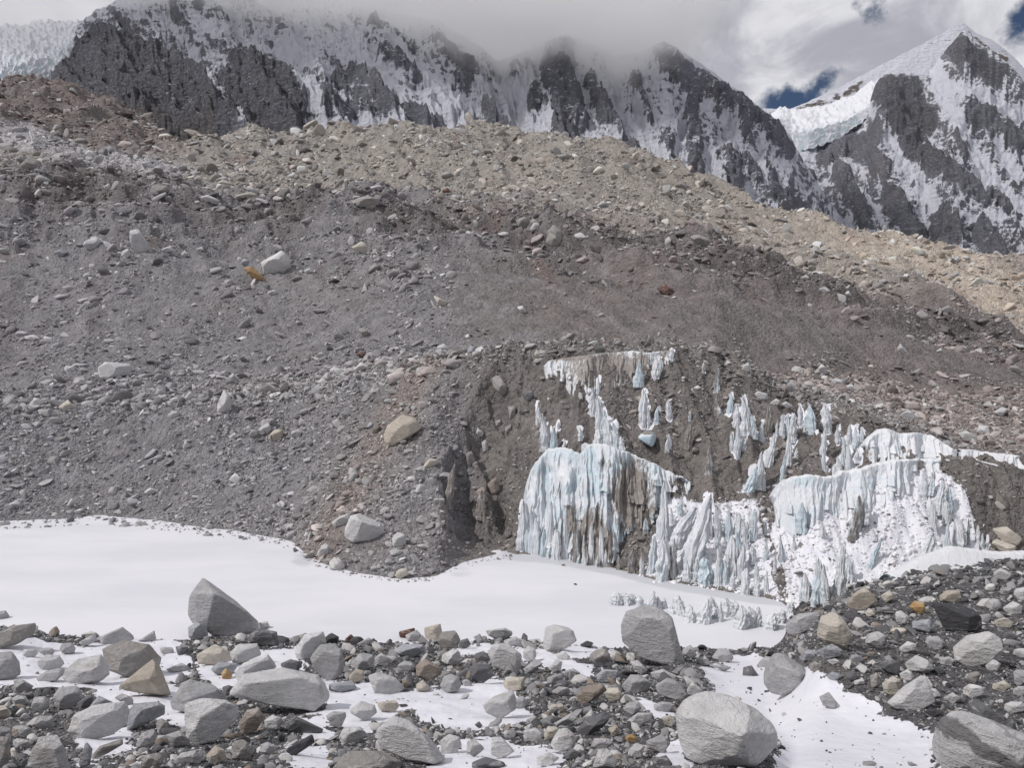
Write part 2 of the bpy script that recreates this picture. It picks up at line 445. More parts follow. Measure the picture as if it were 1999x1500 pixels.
D10 = curve([(-400, 490), (0, 480), (200, 465), (300, 430), (400, 395), (500, 360), (700, 330), (1000, 300), (1300, 262), (1600, 232), (1999, 202), (2300, 190)], 12)
Z10 = zat(v10, D10)
D11, Z11 = D10 * 1.35, Z10 - 0.22 * D10
ones = np.ones(NC)
KD = [1.2 * ones, 8 * ones, 14 * ones, 20 * ones, 30 * ones, D2, 46.5 * ones, D4, D45, D5, D6, D7, D8, D9, D10, D11, 950 * ones]
bank = right
ZN = lambda D: 14.6 - 0.36 * D + 0.0
KZ = [14.5 * ones, 11.3 * ones, (8.55 + .1 * bank), (6.3 + .5 * bank), (3.3 + 2.2 * bank), Z2, (-0.9 + 2.6 * bank), Z4, Z45, Z5, Z6, Z7, Z8, Z9, Z10, Z11, Z11 - 60]
KD, KZ = np.array(KD), np.array(KZ)


def terrain_rows(D):
    Z = np.zeros((len(D), NC))
    for j in range(NC):
        Z[:, j] = pchip(KD[:, j], KZ[:, j], D)
    return Z


def knot_pos(D):
    """where each row lies among the knots of its column (float index)"""
    K = np.zeros((len(D), NC))
    for j in range(NC):
        K[:, j] = np.interp(D, KD[:, j], np.arange(len(KD)))
    return K


# (u, v) lines of the far face where an arete stands out or a hollow is cut
D_NEAR = np.exp(np.linspace(math.log(1.2), math.log(SPLIT), 430))
D_FAR = np.exp(np.linspace(math.log(SPLIT), math.log(950), 1000))


def build_terrain():
    out = {}
    for key, D in (('near', D_NEAR), ('far', D_FAR)):
        Z = terrain_rows(D)
        K = knot_pos(D)
        Y = np.repeat(D[:, None], NC, 1)
        X = Y * A_COL[None, :]
        U = np.repeat(U_COL[None, :], len(D), 0)
        if key == 'far':
            shore = np.minimum(sstep(K, 7.0, 7.5) + .12, 1)
            keep = 1 - 0.75 * np.exp(-((K - 10 + 0) / .25) ** 2) * 0
            Z += 0.85 * fbm(X / 7, Y / 9, 7, .55, seed=1) * shore * (1 + .2 * (K > 10))
            big = sstep(K, 10.2, 11.5)
            Z += big * (3.6 * fbm(X / 28, Y / 40, 7, .55, seed=2))
            Z += big * 2.6 * (ridged((X + .55 * Y) / 17, Y / 75, 6, .52, seed=3) - .5)           # rills running down the slope
            Z += big * 6.5 * (ridged((X + .55 * Y) / 46, Y / 150, 4, .5, seed=41) - .5)
            hl = (Z + 2.5 * fbm(X / 22, Y / 30, 4, seed=42)) / 5.5
            Z += big * (1 - sstep(K, 12.2, 12.8)) * sstep(K, 10.8, 11.4) * 3.4 * (np.floor(hl) + sstep(hl - np.floor(hl), .45, 1.0) - hl)
            Z += .9 * np.exp(-((K - 9.0) / .10) ** 2) * sstep(U, 930, 990) * (1 - sstep(U, 1480, 1560)) * (.7 + 1.3 * fbm(X / 1.6, Y / 1.6, 4, .6, seed=43))
            Z += 1.1 * (ridged((X - .1 * Y) / 3.1, Y / 14, 5, .55, seed=44) - .5) * sstep(K, 7.3, 7.8) * (1 - sstep(K, 8.8, 9.1)) * sstep(U, 960, 1020)
            cr = np.exp(-((K - 12.0) / .45) ** 2)
            Z += cr * (2.6 * (ridged(X / 15, Y / 12, 5, .55, seed=33) - .45) + 1.2 * fbm(X / 5, Y / 5, 4, .6, seed=34))
            Z += big * 1.1 * sstep(fbm(X / 20, Y / 25, 4, seed=35), 0, .3) * fbm(X / 4, Y / 5, 5, .6, seed=36)
            vb = sstep(K, 12.3, 13.6)
            Z += vb * (6.5 * fbm(X / 50, Y / 70, 7, .58, seed=4) + 5.0 * (ridged((X + .3 * Y) / 26, Y / 60, 6, .55, seed=5) - .5))
            # nose of dirty ice left of the cliff: hollow on its right side, arete along the top
            PU, PV = project(X, Y, Z)
            are = [(868, 1075), (866, 1000), (872, 930), (900, 860), (935, 790), (962, 728)]
            d = line_dist(PU, PV, are)
            face = (K > 6.6) & (K < 9.3)
            PU = PU + 16 * fbm(Y / 1.6, X / 1.6, 5, .6, seed=38)
            xr = PU - np.interp(PV, [728, 790, 860, 930, 1000, 1075], [962, 935, 900, 872, 866, 868])
            rightside = sstep(xr, -16, 34) * (1 - sstep(xr, 70, 190)) * sstep(PV, 690, 760) * (1 - sstep(PV, 1040, 1085))
            Z -= face * 0.75 * rightside * (0.8 + 1.6 * fbm(X / 2.2, Y / 2.2, 6, .6, seed=6))
            for pl, dp in (([(870, 912), (888, 880), (915, 915), (932, 965), (940, 1010), (915, 1040), (884, 1040), (866, 985)], 1.35), ([(975, 965), (1003, 960), (1006, 1015), (980, 1030), (966, 1000)], 1.5),
                           ([(1050, 735), (1110, 745), (1130, 770), (1090, 778), (1050, 765)], .9), ([(835, 815), (872, 820), (868, 848), (840, 850)], .8)):
                Z -= face * dp * sstep(in_poly(PU, PV, pl), -7, 12)
            for pts, wd, hh in (([(940, 800), (975, 850), (985, 885)], 13, .8), ([(905, 870), (940, 925), (958, 1000)], 9, .9), ([(960, 745), (1010, 770), (1040, 790)], 11, .6), ([(925, 960), (945, 1000), (950, 1030)], 8, .6)):
                Z += face * hh * sstep(wd - line_dist(PU, PV, pts), -6, 8)
            Z += face * 0.9 * np.exp(-(d / 22) ** 2) * (1 + 1.8 * fbm(X / 1.2, Y / 1.2, 5, .6, seed=7))
            Z += face * sstep(U, 930, 1010) * 1.1 * fbm(X / 2.0, Y / 4.5, 6, .58, seed=8) * shore
        else:
            fade = sstep(Y, 1.2, 4)
            N0 = fade * 0.30 * fbm(X / 3.2, Y / 3.2, 6, .5, seed=11) * (1 - .6 * np.exp(-((Y - 43) / 1.5) ** 2))
            Z += N0
            Z += fade * 0.25 * fbm(X / 9, Y / 9, 3, .5, seed=12) * (1 - sstep(Y, 36, 42))
            out['N0'] = N0
        out[key] = dict(D=D, X=X, Y=Y, Z=Z, K=K, U=U)
    # meet along the split row
    m = 0.5 * (out['near']['Z'][-1] + out['far']['Z'][0])
    out['near']['Z'][-1] = m
    out['far']['Z'][0] = m
    return out


TER = build_terrain()
_lognear = np.log(D_NEAR)
_logfar = np.log(D_FAR)


def ground_z(x, y):
    """height of the moraine under a point (arrays)"""
    x, y = np.atleast_1d(np.asarray(x, float)), np.atleast_1d(np.asarray(y, float))
    y = np.clip(y, 1.3, 940)
    a = np.clip(x / y, A_COL[0], A_COL[-1])
    cj = np.clip(np.searchsorted(A_COL, a) - 1, 0, NC - 2)
    ta = (a - A_COL[cj]) / (A_COL[cj + 1] - A_COL[cj])
    out = np.zeros(len(x))
    for key, lg in (('near', _lognear), ('far', _logfar)):
        msk = (y <= SPLIT) if key == 'near' else (y > SPLIT)
        if not msk.any():
            continue
        Z = TER[key]['Z']
        r = (np.log(y[msk]) - lg[0]) / (lg[1] - lg[0])
        ri = np.clip(r.astype(int), 0, len(lg) - 2)
        tr = np.clip(r - ri, 0, 1)
        c, t = cj[msk], ta[msk]
        out[msk] = (Z[ri, c] * (1 - t) + Z[ri, c + 1] * t) * (1 - tr) + (Z[ri + 1, c] * (1 - t) + Z[ri + 1, c + 1] * t) * tr
    return out


_MARCH = np.exp(np.linspace(math.log(5), math.log(900), 2600))


def hit(u, v, dmin=5.0):
    """depth at which the ray through a pixel meets the ground (or the pond)"""
    d = ray(u, v)
    D = _MARCH[_MARCH >= dmin]
    g = np.maximum(ground_z(d[0] * D, D), 0.0)
    below = H + d[2] * D <= g
    i = int(np.argmax(below)) if below.any() else len(D) - 1
    return float(D[i])


# colours: stone, silt and snow cover, plus shade painted under the mound rim
def paint_terrain():
    for key in ('near', 'far'):
        T = TER[key]
        X, Y, Z, K, U = T['X'], T['Y'], T['Z'], T['K'], T['U']
        PU, PV = project(X, Y, Z)
        n1 = fbm(X / 6, Y / 6, 5, seed=21)
        n2 = fbm(X / 25, Y / 25, 4, seed=22)
        n3 = fbm(X / .9, Y / .9, 5, .6, seed=23)
        col = np.zeros(X.shape + (3,))
        snow = np.zeros(X.shape)

        def put(wt, c):
            w_ = np.clip(wt, 0, 1)[..., None]
            col[:] = col * (1 - w_) + np.array(c) * w_
        if key == 'near':
            put(np.ones(X.shape), (0.095, 0.093, 0.097))
            put(sstep(n1, -.1, .35), (0.13, 0.125, 0.12))
            sp = [
                [(1372, 1300), (1440, 1270), (1490, 1268), (1560, 1300), (1640, 1335), (1700, 1368), (1780, 1400), (1835, 1420), (1830, 1520), (1500, 1520), (1520, 1440), (1480, 1400), (1400, 1360)],
                [(-60, 1255), (60, 1245), (150, 1262), (330, 1250), (380, 1290), (350, 1330), (300, 1345), (200, 1350), (0, 1340), (-60, 1330)],
                [(180, 1330), (300, 1330), (330, 1380), (250, 1390), (190, 1360)],
                [(760, 1352), (880, 1340), (970, 1330), (1010, 1360), (1040, 1400), (1000, 1425), (930, 1440), (860, 1420), (800, 1380)],
                [(850, 1450), (960, 1440), (1090, 1470), (1100, 1520), (850, 1520)],
                [(880, 1258), (1000, 1262), (1090, 1280), (1160, 1300), (1150, 1320), (1060, 1300), (960, 1275), (890, 1285)],
                [(480, 1270), (580, 1262), (600, 1300), (560, 1330), (500, 1310)],
                [(640, 1380), (700, 1370), (740, 1420), (700, 1450), (650, 1420)],
                [(1100, 1262), (1200, 1275), (1160, 1290), (1100, 1285)],
                [(1290, 1460), (1330, 1430), (1360, 1500), (1280, 1510)],
                [(300, 1250), (340, 1275), (370, 1300), (320, 1310)],
                [(1230, 1350), (1290, 1385), (1320, 1400), (1290, 1400), (1240, 1370)],
                [(560, 1405), (640, 1400), (660, 1440), (600, 1450)],
                [(700, 1330), (760, 1335), (790, 1390), (740, 1400)],
                [(380, 1290), (480, 1272), (530, 1330), (420, 1352)],
                [(200, 1350), (330, 1335), (470, 1400), (400, 1424), (250, 1395)],
                [(620, 1330), (770, 1338), (770, 1424), (650, 1405)],
                [(150, 1440), (250, 1420), (260, 1470), (160, 1490)],
                [(560, 1462), (640, 1450), (650, 1490), (570, 1500)],
            ]
            for i, pl in enumerate(sp):
                s = in_poly(PU, PV, pl)
                snow = np.maximum(snow, sstep(s + 16 * n1 + 34 * n3 * (16 / Y), -16, 12))
            snow = np.maximum(snow, sstep(D2[None, :] - Y, 2.2, -0.2) * (U < 1520) * .7)
            snow = np.maximum(snow, 0.42 * sstep(n2 + .5 * n1, 0.05, .4) * (PU < 1350))
            gully = sstep(in_poly(PU, PV, sp[0]), -30, 40)
            T['Z'] = Z - 0.35 * gully - .85 * TER['N0'] * sstep(in_poly(PU, PV, sp[0]), -10, 30)
            grain = 0.12 * np.ones(X.shape)
        else:
            Kt = K
            K = K + .42 * n2 + .22 * n1 * sstep(K, 10, 11)
            grey, brown = (0.197, 0.191, 0.198), (0.197, 0.172, 0.160)
            put(np.ones(X.shape), grey)
            put(sstep(n2 + .4 * n1 + (PU - 900) / 900, -.3, .6), brown)
            face = (1 - sstep(Kt, 8.8, 9.15))
            put(face * sstep(PU, 880, 960) * .95, (0.160, 0.146, 0.136))
            put(np.exp(-((K - 9.0) / .22) ** 2) * sstep(n1 + .2, -.2, .2) * .7, (0.215, 0.208, 0.205))
            put(sstep(K, 10.0, 10.3) * (1 - sstep(K, 11.0, 11.6)) * sstep(PU, 820, 1000) * sstep(n1 + .5, 0, .5) * .75, (0.150, 0.133, 0.124))
            put(face * sstep(PU, 900, 980) * np.exp(-((K - 8.72) / .13) ** 2) * .6 * sstep(n1 + .2, 0, .4), (0.085, 0.076, 0.070))  # dark strip below the rim paints the shade of an overhang
            put(face * sstep(n1, .05, .4) * sstep(PU, 960, 1000) * .4, (0.099, 0.087, 0.087))
            put(face * sstep(fbm(X / 9, Y / 7, 5, seed=28) + .15, -.1, .3) * sstep(PU, 900, 820) * .8, (0.206, 0.202, 0.210))
            put(face * np.exp(-((PU - 690 + (PV - 960) * .55) / 60) ** 2) * .7, (0.217, 0.179, 0.157))
            put(sstep(K, 11.35, 11.9) * (1 - sstep(K, 12.1, 12.5)) * sstep(n1 + n2, -.6, .1) * .95, (0.118, 0.103, 0.101))
            put(sstep(K, 12.2, 12.8) * .9, (0.292, 0.268, 0.239) if True else (0.297, 0.270, 0.257))
            put(sstep(K, 12.5, 13.2) * sstep(PU, 1350, 1800) * .95, (0.420, 0.365, 0.307) if True else (0.324, 0.278, 0.246))
            put(sstep(K, 12.6, 13.3) * sstep(PU, 420, 250), (0.172, 0.147, 0.136))
            put(sstep(K, 10.1, 10.6) * (1 - sstep(K, 11.2, 12)) * sstep(PU, 1150, 1500) * .5, (0.165, 0.148, 0.146))
            stk = fbm((X + .55 * Y) / 3.2, Y / 60, 5, .6, seed=27)
            slp = sstep(K, 10.1, 10.6) * (1 - sstep(K, 12.6, 13.2))
            put(slp * sstep(stk, .05, .4) * .55, (0.218, 0.206, 0.206))
            put(slp * sstep(-stk, .05, .4) * .55, (0.118, 0.109, 0.109))
            red = sstep(fbm(X / 14, Y / 22, 5, seed=25), .22, .5) * sstep(K, 10.2, 11.5)
            put(red * .55, (0.158, 0.108, 0.091))
            put(sstep(fbm(X / 9, Y / 30, 5, seed=26), .12, .45) * sstep(K, 10, 10.5) * .5, (0.132, 0.123, 0.125))
            K = Kt
            patch = in_poly(PU, PV, [(-80, 232), (60, 240), (160, 285), (260, 300), (330, 318), (420, 330), (330, 345), (200, 325), (100, 300), (-80, 290)])
            put(sstep(patch + 22 * n1, -8, 10) * (K > 12.1) * .85, (0.40, 0.39, 0.40))
            grain = np.ones(X.shape)
            # snow lying on the right-hand ice slope
            sl = in_poly(PU, PV, [(1525, 985), (1620, 960), (1700, 940), (1830, 905), (1885, 960), (1915, 1075), (1830, 1110), (1700, 1165), (1560, 1230), (1500, 1250), (1540, 1175), (1520, 1100), (1500, 1040)])
            snow = np.maximum(snow, sstep(sl + 14 * n1, -12, 14) * .95)
            snow = np.maximum(snow, .66 * sstep(in_poly(PU, PV, [(1290, 960), (1480, 970), (1540, 1180), (1420, 1160), (1250, 1125)]) + 20 * n1, -10, 20))
            snow = np.maximum(snow, .62 * sstep(5 - np.abs(line_dist(PU, PV, [(1440, 962), (1500, 952), (1530, 945)])), -3, 4))
        if key == 'far':
            nz = fbm(X / 1.1, Y / 1.6, 5, .6, seed=61)
            for where, rg, lst in CLUSTERS:
                if rg == 'W':
                    continue
                k1 = 1 / 3.0 if rg == 'P' else 1 / 2.885
                for (x, yt, yb, wd, lean, dirt) in lst:
                    (u, vt), (_, vb) = reg(rg, [(x, yt), (x, yb)])
                    m = (np.abs(PU - u) < 40) & (PV > vt - 30) & (PV < vb + 40) & (K < 10.2)
                    if dirt > .4 or not m.any():
                        continue
                    dd = line_dist(PU[m], PV[m], [(u + lean * k1, vt), (u, vb)])
                    rr = .34 * wd * k1 + 1
                    snow[m] = np.maximum(snow[m], (.92 - .25 * max(dirt, 0)) * sstep(rr + 16 * nz[m] - dd, -6, 6))
        T['col'], T['snow'], T['grain'] = col, snow, grain


paint_terrain()
for key, nm in (('near', 'near_moraine_ground'), ('far', 'glacier_moraine_terrain')):
    T = TER[key]
    vs = np.stack([T['X'].ravel(), T['Y'].ravel(), T['Z'].ravel()], 1)
    me = mesh_np(nm, vs, grid_faces(*T['X'].shape), M_GROUND, True, {'snow': T['snow'], 'grain': T['grain']}, {'col': T['col'].reshape(-1, 3)})
    link(nm, me, kind='structure')

# ------------------------------------------------------------------ frozen pond
px_ = np.linspace(-75, 45, 300)
py_ = np.linspace(36, 84, 200)
PX, PY = np.meshgrid(px_, py_)
PZ = 0.02 * fbm(PX / 6, PY / 3, 4, seed=31)
PU, PV = project(PX, PY, PZ)
foot = np.interp(PU, U_COL, far_v)
bare = sstep(22 - (PV - foot), -2, 14) * sstep(PU, 940, 1010) * .9
bare = np.maximum(bare, .75 * sstep(14 - np.hypot((PU - 592) / 1.6, PV - 1095), -14, 8))
bare = np.maximum(bare, .55 * sstep(12 - np.hypot((PU - 900) / 2.2, PV - 1118), -12, 6))
bare = np.maximum(bare, .5 * sstep(1 - (PV - 1140) / 30, 0, 1) * sstep(PU, 1340, 1420) * (PV < 1172))
me = mesh_np('frozen_pond', np.stack([PX.ravel(), PY.ravel(), PZ.ravel()], 1), grid_faces(*PX.shape), M_SNOW, True, {'bare': bare})
link('frozen_pond', me, kind='structure')
# ------------------------------------------------------------------ mountains
def mountain_material():
    m, t = new_mat('mountain_rock_and_snow')
    pos = t.n('ShaderNodeNewGeometry').outputs['Position']
    snow = t.n('ShaderNodeAttribute', attribute_name='snow').outputs['Fac']
    col = t.n('ShaderNodeAttribute', attribute_name='col').outputs['Color']
    fine = t.noise(t.scaled(pos, (1, .6, 1.6)), 0.05, 9, 0.72)
    strat = t.noise(t.scaled(pos, (.25, .25, 2.6)), 0.05, 6, 0.65, 0.3)
    sm = t.step(t.math('ADD', snow, t.math('ADD', t.math('MULTIPLY', t.math('SUBTRACT', fine, .5), .8), t.math('MULTIPLY', t.math('SUBTRACT', strat, .5), 1.5))), .38, .66)
    k = t.math('ADD', .38, t.math('ADD', t.math('MULTIPLY', strat, .7), t.math('MULTIPLY', fine, .4)))
    rc = t.n('ShaderNodeVectorMath', {0: col, 'Scale': k}, operation='SCALE').outputs[0]
    dust = t.math('MULTIPLY', t.step(t.noise(t.scaled(pos, (1, 1, 1.7)), .11, 6, .8), .47, .66), t.math('MAXIMUM', .45, t.step(snow, -.2, .45)))
    sm = t.math('MAXIMUM', sm, t.math('MULTIPLY', dust, .60))
    c = t.mix(sm, rc, (.69, .705, .775))  # bluish snow: the cool cast of shade is mixed into its colour
    bp = t.n('ShaderNodeBump', {'Height': t.math('ADD', fine, t.math('MULTIPLY', strat, .7)), 'Strength': .9, 'Distance': 22.0})
    finish(t, c, .9, bp.outputs[0])
    return m


M_MTN = mountain_material()


def mountain(name, u0, u1, du, crest, crest_d, base_v, base_d, rock, snowl, rocklines, seed, amp=(60, 26), shear=None, rows=600, back=500.0, col=(0.130, 0.134, 0.162), snow_bias=0.0, crest_keep=0.2, bow=0.0, rag=6.0):  # col leans blue: distance haze is put into the rock colour
    """rock wall between a base and a crest; gullies and ribs are both carved and snowed"""
    us = np.arange(u0, u1 + du, du)
    A = (us - CX) / F
    vc = gsmooth(poly(crest, us), 1.5) + rag * (fbm(us / 30, us * 0 + seed, 5, .62) + .5 * fbm(us / 9, us * 0 + seed + 3, 3, .6))
    dc = gsmooth(poly(crest_d, us), 8)
    vb, db = poly(base_v, us), poly(base_d, us)
    zc, zb = zat(vc, dc), zat(vb, db)
    t = np.linspace(0, 1, rows)[:, None]
    D = db + (dc - db) * t
    Z = zb + (zc - zb) * (t - bow * np.sin(np.pi * t))
    # back slope
    tb = np.linspace(0, 1, 14)[1:, None]
    D = np.concatenate([D, dc + back * tb])
    Z = np.concatenate([Z, zc - back * 1.1 * tb])
    tt = np.concatenate([np.repeat(t, len(us), 1), np.ones((13, len(us)))])
    X = A[None, :] * D
    PU, PV = project(X, D, Z)
    sh = poly(shear, us)[None, :] if shear else 0.0
    w1 = 14 * fbm(PU / 70, PV / 70, 4, seed=seed + .3)
    perp = PU - sh * PV + w1 * 2
    along = PV + .4 * sh * PU + w1
    edge = np.clip((1 - tt) / .14, 0, 1)
    k = crest_keep + (1 - crest_keep) * edge
    r1 = ridged(perp / 120, along / 330, 6, .55, seed=seed)
    r2 = ridged(perp / 38, along / 60, 6, .55, seed=seed + 2)
    f3 = fbm(PU / 16, PV / 13, 7, .66, seed=seed + 4)
    dz = k * (amp[0] * (r1 - .45) + amp[1] * (r2 - .45)) + (.35 + .65 * k) * 13 * f3
    # the rock steps down in ledges
    zq = (Z + dz + .35 * X + 30 * fbm(PU / 90, PV / 60, 3, seed=seed + 5)) / 26.0
    dz = dz + k * 3.0 * (np.floor(zq) + sstep(zq - np.floor(zq), .55, 1.0) - zq)
    feat = np.zeros(Z.shape)
    wob = 5 * fbm(PU / 22, PV / 22, 4, seed=seed + 6)
    dark_ = np.zeros(Z.shape)
    for pl in rock:
        s = sstep(in_poly(PU, PV, pl) + wob * 2.4, -7, 7)
        feat -= 1.0 * s
        dark_ = np.maximum(dark_, s)
        dz += k * 14 * s
    for pts, wd in rocklines:
        s = sstep(wd - line_dist(PU, PV, pts) + wob * 2.2, -5, 6)
        feat = np.where(feat > -1, feat - .85 * s, feat)
        dz += k * 22 * s
    for pts, wd in snowl:
        s = sstep(wd - line_dist(PU, PV, pts) + wob * 1.6, -4, 5)
        feat += 1.25 * s
        dz -= k * 12 * s
    Z2_ = Z + dz
    # surface normal from the grid
    gy, gx = np.gradient(Z2_)
    dDy = np.gradient(D, axis=0)
    dXx = np.gradient(X, axis=1)
    sy, sx = gy / np.maximum(dDy, 1e-3), gx / np.maximum(dXx, 1e-3)
    nz = 1 / np.sqrt(1 + sy ** 2 + sx ** 2)
    rel = nz - np.median(nz[:rows])
    snow = .50 + snow_bias + 1.5 * rel + .85 * feat + .55 * fbm(perp / 34, along / 50, 6, .66, seed=seed + 8) + .45 * (ridged(perp / 18, along / 20, 5, .6, seed=seed + 11) - .45)
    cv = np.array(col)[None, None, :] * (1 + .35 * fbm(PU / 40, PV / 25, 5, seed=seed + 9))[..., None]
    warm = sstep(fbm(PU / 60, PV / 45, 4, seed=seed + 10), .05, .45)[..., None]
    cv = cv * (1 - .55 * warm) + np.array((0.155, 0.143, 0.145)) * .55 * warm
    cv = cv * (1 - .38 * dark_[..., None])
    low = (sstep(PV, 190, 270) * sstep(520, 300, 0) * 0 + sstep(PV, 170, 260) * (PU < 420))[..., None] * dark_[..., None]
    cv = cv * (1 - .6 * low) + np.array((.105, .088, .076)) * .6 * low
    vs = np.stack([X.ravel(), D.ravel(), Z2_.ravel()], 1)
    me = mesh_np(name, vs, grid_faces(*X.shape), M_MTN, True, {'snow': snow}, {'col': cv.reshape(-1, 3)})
    return link(name, me, kind='structure')


W_SHEAR = [(0, .7), (600, .95), (900, .75), (1050, .25), (1300, .1), (1500, .3)]
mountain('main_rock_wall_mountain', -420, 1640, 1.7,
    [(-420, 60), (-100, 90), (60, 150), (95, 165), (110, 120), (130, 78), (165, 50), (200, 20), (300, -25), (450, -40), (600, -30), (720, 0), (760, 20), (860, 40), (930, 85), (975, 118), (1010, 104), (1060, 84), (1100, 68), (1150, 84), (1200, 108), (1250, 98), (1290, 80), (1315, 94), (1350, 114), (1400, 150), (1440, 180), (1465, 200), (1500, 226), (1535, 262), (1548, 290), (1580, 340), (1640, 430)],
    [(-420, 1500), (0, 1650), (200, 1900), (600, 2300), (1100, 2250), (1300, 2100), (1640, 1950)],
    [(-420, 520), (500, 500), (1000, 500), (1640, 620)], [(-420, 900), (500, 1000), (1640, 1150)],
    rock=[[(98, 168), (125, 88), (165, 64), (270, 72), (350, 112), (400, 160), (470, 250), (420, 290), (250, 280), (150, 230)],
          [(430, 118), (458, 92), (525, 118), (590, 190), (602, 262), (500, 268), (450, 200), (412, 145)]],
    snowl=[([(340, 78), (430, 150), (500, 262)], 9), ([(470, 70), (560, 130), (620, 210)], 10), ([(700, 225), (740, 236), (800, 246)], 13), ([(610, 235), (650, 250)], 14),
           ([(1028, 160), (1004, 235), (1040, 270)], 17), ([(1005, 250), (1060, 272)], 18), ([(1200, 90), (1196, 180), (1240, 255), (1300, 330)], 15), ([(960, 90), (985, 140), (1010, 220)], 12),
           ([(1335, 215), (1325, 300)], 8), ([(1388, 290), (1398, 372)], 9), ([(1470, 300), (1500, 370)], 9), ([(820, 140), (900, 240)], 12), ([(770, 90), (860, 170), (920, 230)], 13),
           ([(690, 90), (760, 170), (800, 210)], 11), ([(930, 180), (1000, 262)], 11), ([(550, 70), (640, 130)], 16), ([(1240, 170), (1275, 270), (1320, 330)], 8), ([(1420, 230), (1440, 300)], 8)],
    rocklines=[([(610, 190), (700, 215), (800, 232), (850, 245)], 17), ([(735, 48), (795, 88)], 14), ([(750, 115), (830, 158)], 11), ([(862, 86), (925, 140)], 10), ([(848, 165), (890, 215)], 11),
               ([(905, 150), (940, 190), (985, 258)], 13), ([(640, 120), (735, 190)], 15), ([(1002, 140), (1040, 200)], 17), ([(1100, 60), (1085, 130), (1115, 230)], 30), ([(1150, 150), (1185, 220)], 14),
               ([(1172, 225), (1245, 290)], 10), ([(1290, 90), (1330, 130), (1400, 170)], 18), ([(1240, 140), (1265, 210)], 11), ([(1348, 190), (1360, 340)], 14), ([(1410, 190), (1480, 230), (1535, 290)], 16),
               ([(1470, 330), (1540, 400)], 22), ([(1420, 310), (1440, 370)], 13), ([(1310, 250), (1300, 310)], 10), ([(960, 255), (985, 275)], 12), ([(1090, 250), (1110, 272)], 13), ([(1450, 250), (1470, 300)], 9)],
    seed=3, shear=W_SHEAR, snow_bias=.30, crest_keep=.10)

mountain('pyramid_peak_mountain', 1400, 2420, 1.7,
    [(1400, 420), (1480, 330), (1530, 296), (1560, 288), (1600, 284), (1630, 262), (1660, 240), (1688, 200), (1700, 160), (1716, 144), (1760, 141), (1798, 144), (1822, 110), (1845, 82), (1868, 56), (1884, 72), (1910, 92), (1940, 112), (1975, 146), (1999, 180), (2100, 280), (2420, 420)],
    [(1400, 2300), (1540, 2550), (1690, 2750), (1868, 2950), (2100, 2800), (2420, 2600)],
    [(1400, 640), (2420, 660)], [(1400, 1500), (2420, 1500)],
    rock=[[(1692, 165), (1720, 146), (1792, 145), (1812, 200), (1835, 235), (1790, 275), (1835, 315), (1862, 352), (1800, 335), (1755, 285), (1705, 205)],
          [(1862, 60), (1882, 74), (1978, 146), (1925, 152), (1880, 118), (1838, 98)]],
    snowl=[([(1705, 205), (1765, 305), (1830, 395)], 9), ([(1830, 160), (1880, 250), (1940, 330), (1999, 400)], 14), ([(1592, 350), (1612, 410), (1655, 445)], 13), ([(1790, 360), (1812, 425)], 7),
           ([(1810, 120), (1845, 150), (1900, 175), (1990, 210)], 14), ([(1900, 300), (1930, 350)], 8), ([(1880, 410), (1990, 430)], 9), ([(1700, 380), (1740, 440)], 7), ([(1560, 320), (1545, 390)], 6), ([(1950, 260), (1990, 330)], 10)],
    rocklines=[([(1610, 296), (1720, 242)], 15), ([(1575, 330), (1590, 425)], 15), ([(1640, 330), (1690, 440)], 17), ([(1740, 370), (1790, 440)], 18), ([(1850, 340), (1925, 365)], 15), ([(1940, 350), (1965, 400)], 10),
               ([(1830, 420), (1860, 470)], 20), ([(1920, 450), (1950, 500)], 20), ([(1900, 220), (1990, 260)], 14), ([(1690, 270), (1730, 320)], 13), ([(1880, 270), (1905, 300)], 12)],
    seed=14, amp=(62, 28), shear=[(1400, .1), (1700, .2), (1999, .45)], snow_bias=.20, crest_keep=.08, col=(0.140, 0.142, 0.166), )  # bluish col again carries the haze of distance

# snow ridge behind the peak
mountain('snow_ridge_mountain', 1330, 2500, 3.0,
    [(1330, 300), (1440, 225), (1480, 211), (1530, 214), (1560, 203), (1600, 184), (1650, 158), (1700, 131), (1760, 100), (1810, 72), (1850, 48), (1868, 44), (1880, 58), (1930, 82), (1965, 112), (1999, 150), (2100, 220), (2500, 400)],
    [(1330, 3400), (2500, 3700)], [(1330, 420), (2500, 480)], [(1330, 2900), (2500, 3100)],
    rock=[[(1552, 214), (1600, 192), (1625, 200), (1600, 212)], [(1625, 190), (1680, 160), (1690, 168), (1640, 196)]], snowl=[], rocklines=[([(1500, 222), (1520, 220)], 5), ([(1890, 66), (1960, 118)], 5)],
    seed=27, rag=2.0, amp=(14, 7), rows=160, snow_bias=.75, crest_keep=.15, col=(.16, .125, .10))


# hanging glaciers: a shelf of ice that breaks off in a blue cliff
def ice_far_material():
    m, t = new_mat('glacier_ice')
    pos = t.n('ShaderNodeNewGeometry').outputs['Position']
    blue = t.n('ShaderNodeAttribute', attribute_name='blue').outputs['Fac']
    n = t.noise(t.scaled(pos, (1, 1, .35)), .06, 7, .65)
    c = t.mix(t.step(t.math('ADD', blue, t.math('MULTIPLY', t.math('SUBTRACT', n, .5), .8)), .25, .95), (.72, .73, .765), (.52, .60, .635))
    bp = t.n('ShaderNodeBump', {'Height': n, 'Strength': .8, 'Distance': 14.0})
    finish(t, c, .6, bp.outputs[0])
    return m


M_GLAC = ice_far_material()


